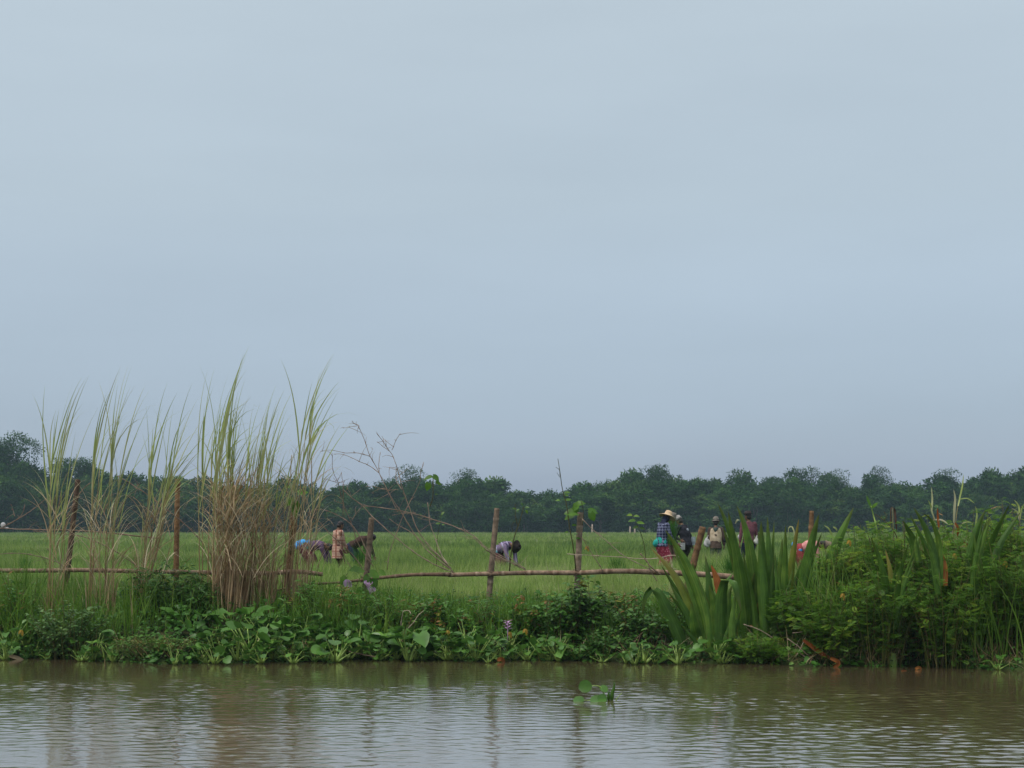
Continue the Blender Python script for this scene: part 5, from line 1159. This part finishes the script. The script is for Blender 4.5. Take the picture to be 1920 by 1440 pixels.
def hand(g, p, s, curl=.7):
    """palm, four bent fingers of different length, and a thumb from the side of the palm"""
    h = p.h; w, e = getattr(p, 'wr' + s), getattr(p, 'el' + s); sg = 1 if s == 'L' else -1
    d = norm(w - e); pal = norm(np.cross(d, p.F) * sg + 1e-6) if abs(d @ p.F) < .9 else -p.S * sg
    pal = norm(-p.S * sg - d * (d @ (-p.S * sg))) if abs(d @ p.S) < .95 else norm(p.F - d * (d @ p.F))     # the palm faces the body
    k = norm(np.cross(d, pal)); k = k if k @ p.F > 0 else -k                                              # towards the thumb
    L_ = .058 * h
    tube(g, [w - d * .01 * h, w + d * L_ * .5, w + d * L_], [.0145 * h, .021 * h, .022 * h], 12, sq=.52, lateral=k)
    for i, (o, ln) in enumerate(((.75, .043), (.26, .048), (-.24, .045), (-.72, .036))):
        b0 = w + d * L_ * .93 + k * o * .021 * h; c1 = curl * (.5 + .1 * i)
        d1 = norm(d * math.cos(c1 * .6) + pal * math.sin(c1 * .6)); d2 = norm(d * math.cos(c1 * 1.6) + pal * math.sin(c1 * 1.6)); d3 = norm(d * math.cos(c1 * 2.3) + pal * math.sin(c1 * 2.3))
        q1 = b0 + d1 * ln * .45 * h; q2 = q1 + d2 * ln * .32 * h; q3 = q2 + d3 * ln * .25 * h
        tube(g, [b0 - d * .008 * h, b0, q1, q2, q3], np.array([.0056, .0056, .0052, .0048, .0040]) * h, 8)
    b0 = w + d * L_ * .30 + k * .016 * h; q1 = b0 + norm(k * .8 + d * .8 + pal * .3) * .030 * h; q2 = q1 + norm(k * .25 + d + pal * .6) * .024 * h
    tube(g, [b0 - k * .006 * h, b0, q1, q2], np.array([.008, .0072, .0062, .0048]) * h, 8)
def foot(g, p, s):
    h = p.h; a = getattr(p, 'an' + s)
    tube(g, [a - p.F * .035 * h - p.U * .022 * h, a - p.U * .016 * h + p.F * .01 * h, a + p.F * .06 * h - p.U * .028 * h, a + p.F * .105 * h - p.U * .033 * h], np.array([.019, .025, .024, .012]) * h, 12, sq=.75, lateral=p.S)
def head(g, p):
    h = p.h; c, u, f, s = p.head, p.hu, p.hf, p.hs
    ell(g, c + u * .018 * h, (.047 * h, .054 * h, .050 * h), 14, (s, f, u))                      # skull
    ell(g, c - u * .018 * h + f * .012 * h, (.037 * h, .042 * h, .050 * h), 12, (s, f, u))       # jaw
    tube(g, [c + f * .052 * h + u * .012 * h, c + f * .062 * h - u * .006 * h, c + f * .052 * h - u * .013 * h], np.array([.006, .0095, .006]) * h, 8)   # nose
    ell(g, c + f * .050 * h - u * .032 * h, (.016 * h, .007 * h, .005 * h), 7, (s, f, u)); ell(g, c + f * .049 * h - u * .039 * h, (.014 * h, .007 * h, .005 * h), 7, (s, f, u))  # lips
    for q in (-1, 1):
        ell(g, c + s * q * .047 * h - f * .004 * h, (.006 * h, .012 * h, .018 * h), 8, (s, f, u))
        ell(g, c + s * q * .019 * h + f * .046 * h + u * .014 * h, (.015 * h, .008 * h, .005 * h), 7, (s, f, u))   # brow
    tube(g, [p.neck - p.ax * .03 * h, p.neck, c - u * .01 * h], np.array([.036, .030, .031]) * h, 12)
SKIN = mottle_mat('skin', [(0, (.10, .050, .028)), (1, (.17, .090, .052))], (25, 25, 25), .55)
HAIR = mottle_mat('black_hair', [(0, (.006, .005, .005)), (1, (.02, .016, .014))], (60, 60, 12), .5)
EYE_M = mottle_mat('eye', [(0, (.03, .02, .015)), (1, (.25, .24, .22))], (40, 40, 40), .3)
def body(root, p, curl=.7):
    g = G(); torso(g, p); head(g, p)
    for s in 'LR': arm(g, p, s); leg(g, p, s); hand(g, p, s, curl); foot(g, p, s)
    place(fuse(g, .0065, 2), 'body', SKIN, root)
    for q in (-1, 1):
        g = G(); ell(g, p.head + p.hs * q * .019 * p.h + p.hf * .0475 * p.h + p.hu * .004 * p.h, (.0075 * p.h, .004 * p.h, .0045 * p.h), 7, (p.hs, p.hf, p.hu)); place(g, 'eye', EYE_M, root)
def place(g, nm, mt, root):
    me = g.mesh(nm); me.materials.append(mt); o = bpy.data.objects.new(nm, me); COL.objects.link(o); o.parent = root; return o
def shirt(root, p, mt, nm='shirt', sleeve=.92, loose=.016, low=0.0, seed=1, collar=False):
    g = G(); torso(g, p, loose)
    if low: tube(g, [p.pel + p.ax * .02, p.pel - p.U * low * .5, p.pel - p.U * low], np.array([.098, .102, .108]) * p.h + loose, 18, sq=.76, lateral=p.S)
    for s in 'LR': arm(g, p, s, loose * .6, sleeve)
    if collar: tube(g, [p.neck - p.ax * .02 * p.h, p.neck + p.hu * .012 * p.h], [.048 * p.h, .046 * p.h], 14)
    return place(fuse(g, .011, 2, .0055, 15, seed), nm, mt, root)
def trousers(root, p, mt, to=.96, seed=2, nm='trousers', loose=.014):
    g = G(); tube(g, [p.pel - p.ax * .06 * p.h, p.pel, p.waist], np.array([.090, .098, .086]) * p.h + .006, 18, sq=.76, lateral=p.S)
    for s in 'LR': leg(g, p, s, loose, to)
    return place(fuse(g, .011, 2, .006, 13, seed), nm, mt, root)
def sarong(root, p, mt, hem=.10, seed=3, nm='sarong', flare=1.0):
    """a wrapped cloth from the waist to the shins, with hanging folds"""
    h = p.h; foot_c = (p.anL + p.anR) / 2 * [1, 1, 0]; kn = (p.knL + p.knR) / 2
    pts = [p.waist + p.ax * .005 * h, p.pel, kn * .45 + p.pel * .55, kn, foot_c + p.U * hem * h]
    line = smooth_line(pts, 18); t = np.linspace(0, 1, 18)
    spread = np.linalg.norm(p.anL - p.anR) / 2
    a = np.interp(t, [0, .25, .5, .75, 1], [.090, .110, .105, .096, .092]) * h * flare + np.interp(t, [0, .5, 1], [0, .1, .45]) * spread
    g = G(); tube(g, line, a, 20, sq=np.interp(t, [0, 1], [.78, .86]), lateral=p.S)
    gg = fuse(g, .012, 2)
    V = gg.v[0]; z = V[:, 2]; rel = V - (p.pel * [1, 1, 0]); ang = np.arctan2(rel[:, 1], rel[:, 0]); k = np.clip((p.pel[2] + .05 - z) / p.pel[2], 0, 1)
    r = (.014 * np.sin(ang * 7 + seed + 2 * np.sin(z * 3)) + .008 * np.sin(ang * 13 + seed * 2)) * k
    gg.v[0] = V + np.stack([np.cos(ang) * r, np.sin(ang) * r, 0 * r], -1)
    return place(gg, nm, mt, root)
def wrap(root, p, mt, nm='waist_cloth', seed=4, tail=None):
    g = G(); h = p.h
    tube(g, [p.waist + p.ax * .0 * h, p.pel + p.ax * .04 * h, p.pel - p.ax * .012 * h], np.array([.096, .107, .112]) * h, 20, sq=.80, lateral=p.S)
    if tail is not None: ell(g, p.pel - p.fx * .09 * h + p.S * tail * .05 * h, (.045 * h, .045 * h, .06 * h), 10)
    return place(fuse(g, .012, 2, .009, 16, seed), nm, mt, root)
def lathe(g, c, u, f, prof, n=28, warp=None):
    u = norm(u); s = norm(np.cross(u, f)); f = np.cross(s, u); a = np.arange(n) / n * 2 * math.pi
    V = []
    for r, z in prof:
        w = warp(a, r) if warp else 0
        V.append(np.asarray(c) + (r * np.cos(a))[:, None] * s + (r * np.sin(a))[:, None] * f + (z + w * np.ones(n))[:, None] * u)
    V = np.concatenate(V); k = len(prof)
    i, j = np.meshgrid(np.arange(k - 1), np.arange(n), indexing='ij')
    g.add(V, np.stack([i*n + j, i*n + (j+1) % n, (i+1)*n + (j+1) % n, (i+1)*n + j], -1).reshape(-1, 4))
def hat(root, p, mt, brim=.20, crown=.075, top=.10, droop=.03, nm='hat', band=None, tilt=0.0, up=.0):
    h = p.h; u = norm(p.hu - p.hf * tilt); c = p.head + p.hu * (.050 * h + up)
    wp = lambda a, r: (.012 * np.sin(2 * a + 1) + .008 * np.sin(3 * a)) * max(0, r - .09) / .1
    cr = .060 * h
    prof = [(brim, -droop), (brim * .8, -droop * .45), (cr + .022, .002), (cr, .016), (cr * .97, top * .45), (cr * .86, top * .82), (cr * .62, top), (.004, top * .96), (.003, top * .90), (cr * .58, top * .92), (cr * .80, top * .75), (cr * .92, .012), (cr + .015, -.006), (brim * .8, -droop * .45 - .009), (brim, -droop - .007), (brim, -droop)]
    g = G(); lathe(g, c, u, p.hf, prof, 30, wp)
    o = place(g, nm, mt, root)
    if band:
        g = G(); lathe(g, c, u, p.hf, [(cr + .004, .010), (cr + .003, .034)], 30); place(g, 'hat_band', band, o)
    return o
def hair(root, p, long=0.0, seed=0):
    h = p.h; g = G()
    ell(g, p.head + p.hu * .026 * h - p.hf * .007 * h, (.052 * h, .056 * h, .052 * h), 14, (p.hs, p.hf, p.hu))
    ell(g, p.head - p.hu * .010 * h - p.hf * .024 * h, (.046 * h, .038 * h, .044 * h + long), 12, (p.hs, p.hf, p.hu))
    gg = fuse(g, .009, 1, .003, 60, seed)
    # keep the face free
    V = gg.v[0]; rel = V - p.head; fwd = rel @ p.hf; upv = rel @ p.hu
    m = np.clip((fwd - .012 * h) / (.03 * h), 0, 1) * np.clip((.040 * h - upv) / (.012 * h), 0, 1)
    gg.v[0] = V - p.hf * (m * (fwd - .008 * h))[:, None]
    return place(gg, 'hair', HAIR, root)
def person(px, Y, label):
    x = (px - 960) / F_PX * Y
    return thing('person', (x, Y, float(ground_z(x, Y))), label, 'person', 'people transplanting rice in the field')
cl = lambda nm, a, b, sc=12, rough=.9: mottle_mat(nm, [(0, a), (1, b)], (sc, sc, sc), rough, spec=.15)
PI = math.pi
TEAL = cl('teal_cloth', (.012, .20, .175), (.03, .36, .31)); BLUE = cl('blue_cloth', (.03, .20, .55), (.08, .40, .78)); STRAW = mottle_mat('straw', [(0, (.42, .29, .17)), (1, (.66, .50, .33))], (60, 60, 90), .85)
GREYHAT = mottle_mat('grey_felt', [(0, (.10, .09, .075)), (1, (.22, .20, .17))], (20, 20, 20), .95); NAVY = cl('navy_cloth', (.012, .014, .035), (.03, .035, .07)); BLACK = cl('black_cloth', (.008, .009, .014), (.028, .028, .036))
def flower_mat(nm, base, dots, sc):
    m, t, b = new_mat(nm); N = t.nodes.new; lk = t.links.new
    tc = N('ShaderNodeTexCoord'); v = N('ShaderNodeTexVoronoi'); v.inputs['Scale'].default_value = sc; lk(tc.outputs['Object'], v.inputs['Vector'])
    r = N('ShaderNodeValToRGB'); ramp_set(r, [(.0, dots[0]), (.25, dots[1]), (.42, base), (1, tuple(c * .6 for c in base))]); lk(v.outputs['Distance'], r.inputs[0]); lk(r.outputs[0], b.inputs['Base Color']); b.inputs['Roughness'].default_value = .9
    return m
# 1 the woman in the straw hat
r = person(1241, 42.0, 'woman in a broad straw hat, blue plaid shirt, teal waist cloth and red floral wrap')
p = make_pose(1.70, math.radians(28), .14, (.15, .09, .50), (.17, .08, .52), .02, .0, (.40, -.1))
body(r, p); shirt(r, p, plaid_mat('blue_plaid', (.018, .022, .060), [((1, 0, 0), (.20, .22, .32), .16, .1), ((0, 0, 1), (.20, .22, .32), .14, .2), ((0, 1, 0), (.16, .18, .28), .16, .4), ((0, 0, 1), (.012, .012, .03), .2, .6)], 13), seed=1, low=.06, loose=.026)
sarong(r, p, flower_mat('red_floral', (.30, .022, .055), ((.62, .40, .42), (.42, .10, .16)), 17), .07); wrap(r, p, TEAL, tail=.2)
hat(r, p, STRAW, .225, .08, .125, .045, tilt=.12, up=.005)
g = G(); ell(g, p.head - p.hu * .005 - p.hf * .005, (.090, .098, .10), 14, (p.hs, p.hf, p.hu)); tube(g, [p.head - p.hu * .03, p.neck, p.sh], [.085, .085, .14], 14, sq=.8, lateral=p.S); gg = fuse(g, .012, 2, .005, 20, 3)
V = gg.v[0]; rel = V - p.head; gg.v[0] = V - p.hf * (np.clip((rel @ p.hf - .02) / .05, 0, 1) * (abs(rel @ p.hs) < .055) * (abs(rel @ p.hu) < .075) * .045)[:, None]; place(gg, 'head_scarf', NAVY, r)
# 2 the one behind her with a grey pointed hat
r = person(1253, 45.0, 'person in a grey felt hat holding a green bundle, behind the straw hat')
p = make_pose(1.66, math.radians(-25), .12, (.20, .06, .58), (.20, .06, .50), .03, .0, (.15, 0))
body(r, p, 1.0); shirt(r, p, cl('dark_green_cloth', (.02, .03, .02), (.05, .06, .04)), seed=5); trousers(r, p, cl('brown_cloth', (.06, .035, .022), (.13, .08, .05))); hat(r, p, GREYHAT, .14, .07, .15, .03); hair(r, p)
# 3 man in black
r = person(1285, 46.0, 'man in a black shirt and pale cap leaning forward, carrying white cans')
p = make_pose(1.66, math.radians(140), .30, (.22, .10, .40), (-.06, .16, .40), .07, .15, (.25, 0))
body(r, p, 1.1); shirt(r, p, BLACK, sleeve=.55, seed=6, loose=.03, low=.04); trousers(r, p, cl('dark_olive_cloth', (.02, .018, .016), (.06, .05, .04)), .9); hair(r, p)
hat(r, p, mottle_mat('pale_cap', [(0, (.20, .19, .18)), (1, (.34, .32, .30))], (18, 18, 18), .9), .098, .07, .10, .028, nm='cap')
g = G(); ell(g, p.chest - p.fx * .135 + p.S * -.02, (.055, .012, .04), 9, (p.S, p.fx, p.ax)); place(g, 'shirt_print', cl('white_print', (.18, .20, .24), (.40, .44, .48), 40), r)
man_black = (r.location.copy(), p)
# 4 man in the cream vest
r = person(1342, 50.0, 'man in a grey hat and cream vest over a dark shirt, seen from behind')
p = make_pose(1.62, math.radians(82), .10, (.03, .17, .43), (.05, .17, .42), .03, .0, (.15, 0))
body(r, p, 1.1); shirt(r, p, cl('brown_dark_cloth', (.045, .030, .024), (.10, .07, .055)), seed=7, loose=.030, low=.12); trousers(r, p, cl('grey_green_cloth', (.03, .045, .045), (.10, .14, .13))); hat(r, p, GREYHAT, .135, .07, .125, .03, band=cl('dark_band', (.02, .02, .02), (.05, .05, .04))); hair(r, p)
g = G(); A = np.array([.080, .094, .098, .086]) * p.h + .038; line = smooth_line([p.pel + p.ax * .01, p.waist, p.chest, p.sh - p.ax * .02], 12); t = np.linspace(0, 1, 12); a = np.interp(t, np.linspace(0, 1, 4), A); tube(g, line, a, 18, sq=.76, lateral=p.S); gg = fuse(g, .012, 2, .006, 15, 8)
place(gg, 'vest', mottle_mat('cream_vest', [(0, (.30, .23, .15)), (1, (.55, .45, .33))], (9, 9, 9), .9), r)
g = G(); q = p.sh - p.fx * .125; tube(g, [q + p.S * .09 + p.ax * .02, q - p.ax * .05 - p.fx * .02, q - p.ax * .20 - p.fx * .012], [.018, .065, .010], 12, sq=.3, lateral=p.S); tube(g, [q - p.S * .09 + p.ax * .02, q - p.ax * .05 - p.fx * .02], [.018, .065], 12, sq=.3, lateral=p.S); place(fuse(g, .011, 2, .004, 20, 2), 'neck_cloth', cl('dark_green_scarf', (.02, .035, .035), (.06, .09, .08)), r)
man_vest = (r.location.copy(), p)
# 5 man in the maroon shirt
r = person(1404, 46.5, 'man in a maroon shirt and dark cap walking away behind the tall sword leaves')
p = make_pose(1.74, math.radians(100), .04, (.0, .16, .44), (.06, .15, .44), .09, .0, (.05, .5))
body(r, p); shirt(r, p, cl('maroon_cloth', (.085, .030, .040), (.16, .065, .080)), sleeve=.80, seed=9, low=.03); trousers(r, p, NAVY, seed=10); hair(r, p)
hat(r, p, cl('dark_cap_cloth', (.02, .017, .017), (.06, .05, .05)), .075, .07, .085, .012, nm='cap')
man_maroon = (r.location.copy(), p)
# 6 the boy
r = person(633, 40.0, 'boy in a long pink and brown plaid shirt standing with bowed dark head')
p = make_pose(1.52, math.radians(35), .05, (.14, .05, .50), (.15, .05, .50), .02, .0, (.35, 0))
body(r, p, .9); shirt(r, p, plaid_mat('pink_plaid', (.40, .25, .19), [((1, 0, 0), (.16, .045, .03), .22, .3), ((.6, .6, 0), (.50, .34, .28), .12, .1), ((0, 0, 1), (.24, .09, .06), .14, .5)], 7.5), seed=11, loose=.019, low=.20); trousers(r, p, cl('maroon_shorts', (.05, .016, .018), (.10, .035, .035)), .55); hair(r, p)
# 7 bent woman at the left: blue and teal waist cloth, maroon wrap, purple blouse
r = person(582, 41.0, 'woman bent double in a purple blouse with a blue and teal cloth round her waist')
p = make_pose(1.56, math.radians(-8), 1.42, (.36, .07, .12), (.34, .06, .10), .05, .35, (.5, 0))
body(r, p, .9); shirt(r, p, flower_mat('purple_print', (.085, .045, .090), ((.20, .13, .20), (.12, .07, .13)), 22), seed=12, loose=.03); sarong(r, p, cl('dark_red_wrap', (.06, .012, .022), (.13, .03, .045)), .08, flare=1.08); hair(r, p); wrap(r, p, TEAL)
g = G(); ell(g, p.pel - p.fx * .02 - p.F * .12 + p.U * .05, (.13, .16, .13), 10); tube(g, [p.pel + p.U * .13 - p.F * .08, p.waist + p.U * .13], [.08, .06], 10); place(fuse(g, .012, 2, .010, 18, 5), 'waist_knot', BLUE, r)
# 8 the dark head behind the bundle
r = person(668, 44.5, 'dark haired person bent low behind the large green bundle right of the boy')
p = make_pose(1.60, math.radians(-20), 1.15, (.34, .08, .20), (.30, .08, .22), .04, .2, (.2, 0))
body(r, p, .9); shirt(r, p, cl('dark_brown_shirt', (.03, .018, .014), (.07, .04, .03)), seed=13, loose=.025); trousers(r, p, NAVY); hair(r, p, .03)
# 9 the bent worker in the middle
r = person(938, 41.0, 'worker bent over beside a fence post in a striped purple shirt and dark hat')
p = make_pose(1.56, math.radians(-38), 1.25, (.30, .06, .10), (.28, .06, .12), .05, .35, (.5, 0))
body(r, p, .9); shirt(r, p, plaid_mat('striped_purple', (.20, .15, .24), [((.5, .9, 0), (.05, .04, .09), .40, .3), ((.9, .2, 0), (.34, .32, .44), .18, .1)], 9.0), seed=14, loose=.034); sarong(r, p, flower_mat('dark_red_print', (.10, .03, .035), ((.25, .12, .11), (.14, .05, .055)), 20), .08)
wrap(r, p, cl('light_blue_cloth', (.12, .36, .46), (.25, .55, .64))); hat(r, p, cl('black_felt', (.012, .010, .009), (.035, .028, .024)), .17, .075, .085, .035); hair(r, p)
# 10 the bent worker at the right
r = person(1505, 39.0, 'worker bent over behind sword leaves in pink blouse, red wrap and brown hat')
p = make_pose(1.58, math.radians(-10), 1.28, (.30, .07, .10), (.28, .06, .10), .05, .3, (.35, 0))
body(r, p, .9); shirt(r, p, cl('pink_blouse', (.42, .16, .15), (.62, .30, .28)), seed=15, loose=.022); sarong(r, p, cl('red_wrap', (.17, .022, .028), (.30, .05, .06)), .08, flare=1.08); wrap(r, p, BLUE, tail=0)
hat(r, p, mottle_mat('brown_hat', [(0, (.13, .095, .065)), (1, (.26, .20, .14))], (20, 20, 20), .9), .125, .09, .13, .02); hair(r, p)

# things in their hands
def can(label, loc, H, R, mt, nm='can'):
    t = thing(nm, loc, label, nm.replace('_', ' '), None)
    g = G(); lathe(g, loc, (0, 0, 1), (0, 1, 0), [(.003, .0), (R * .96, 0), (R, .012), (R, H * .5), (R * 1.01, H * .52), (R, H * .54), (R, H - .012), (R * 1.03, H), (R * .93, H - .004), (R * .92, .02), (.003, .016)], 24)
    g.build('pail', mt, parent=t)
    a = np.linspace(0, PI, 14); c = np.array(loc) + [0, 0, H - .01]
    g = G(); tube(g, np.stack([c[0] + R * np.cos(a), np.full(14, c[1]), c[2] + H * .55 * np.sin(a)], -1), .006, 6); g.build('handle', MAT['bamboo_dry'], parent=t)
WHITE = mottle_mat('white_plastic', [(0, (.30, .30, .29)), (1, (.50, .50, .50))], (6, 6, 6), .5); TIN = mottle_mat('grey_tin', [(0, (.22, .26, .29)), (1, (.42, .47, .50))], (4, 4, 18), .4)
l0, p = man_black; wl, wr2 = np.array(l0) + p.wrL, np.array(l0) + p.wrR
can('white pail carried in front of the man in the black shirt', P(1276, 1031, 45.7), .20, .13, WHITE, 'pail')
can('grey tin carried behind the man in the black shirt', P(1298, 1022, 46.2), .24, .095, TIN, 'tin_can')
def sack(label, px, py, Y, H, R, mt, seed=0, nm='plastic_bag'):
    c = P(px, py, Y); g = G()
    ell(g, c + [0, 0, H * .36], (R, R * .8, H * .38), 12); tube(g, [c + [0, 0, H * .6], c + [0, 0, H * .82], c + [.01, 0, H], c + [.03, 0, H * 1.08]], [R * .75, R * .35, R * .16, R * .3], 12)
    gg = fuse(g, .012, 2, .012, 22, seed); me = gg.mesh(nm, True, c); me.materials.append(mt); o = bpy.data.objects.new(nm, me); COL.objects.link(o); o.location = [float(v) for v in c]
    return tag(o, label, 'bag', 'bags carried by the men in the field')
sack('white plastic bag in the left hand of the man in the cream vest', 1326, 1026, 50.0, .34, .11, WHITE, 1)
sack('dark bag in the right hand of the man in the cream vest', 1361, 1017, 50.0, .22, .09, BLACK, 2)
sack('white bag hanging between the sword leaves left of the man in the maroon shirt', 1387, 1012, 47.0, .22, .06, WHITE, 3)
sack('pale bag in the right hand of the man in the maroon shirt', 1418, 1020, 46.4, .22, .08, mottle_mat('pale_bag', [(0, (.30, .31, .28)), (1, (.55, .56, .50))], (9, 9, 9), .6), 4)
bundle('bundle of seedlings held against the person in the grey felt hat', 1259, 1030, 44.3, .80, 260, .10, zb=float(P(1259, 1022, 44.3)[2]))
bpy.data.scenes.remove(tmp)
# a white rag on the knotted cane at the left edge
g = G(); c = P(6, 988, 27.5); ell(g, c + [0, 0, .03], (.045, .03, .05), 10); ell(g, c + [.06, 0, -.02], (.04, .02, .02), 8); tag(g.build('rag', WHITE, org=c), 'small white rag caught on the knotted cane at the left edge', 'rag')

# ------------------------------------------------------------------ haze
def add_haze(density):
    x0, x1, y0, y1, z0, z1 = -240, 240, -8, 345, -6, 26
    V = [(x, y, z) for z in (z0, z1) for y in (y0, y1) for x in (x0, x1)]
    g = G(); g.add(V, [(0, 2, 3, 1), (4, 5, 7, 6), (0, 1, 5, 4), (2, 6, 7, 3), (0, 4, 6, 2), (1, 3, 7, 5)])
    m = bpy.data.materials.new('haze'); m.use_nodes = True
    t = m.node_tree; t.nodes.remove(t.nodes['Principled BSDF'])
    v = t.nodes.new('ShaderNodeVolumePrincipled')
    v.inputs['Color'].default_value = (.62, .86, 1.0, 1); v.inputs['Density'].default_value = density
    t.links.new(v.outputs[0], t.nodes['Material Output'].inputs['Volume'])
    o = g.build('haze', m, smooth=False)
    tag(o, 'pale bluish haze thinning the far trees', 'haze', kind='stuff')
add_haze(0.0003)
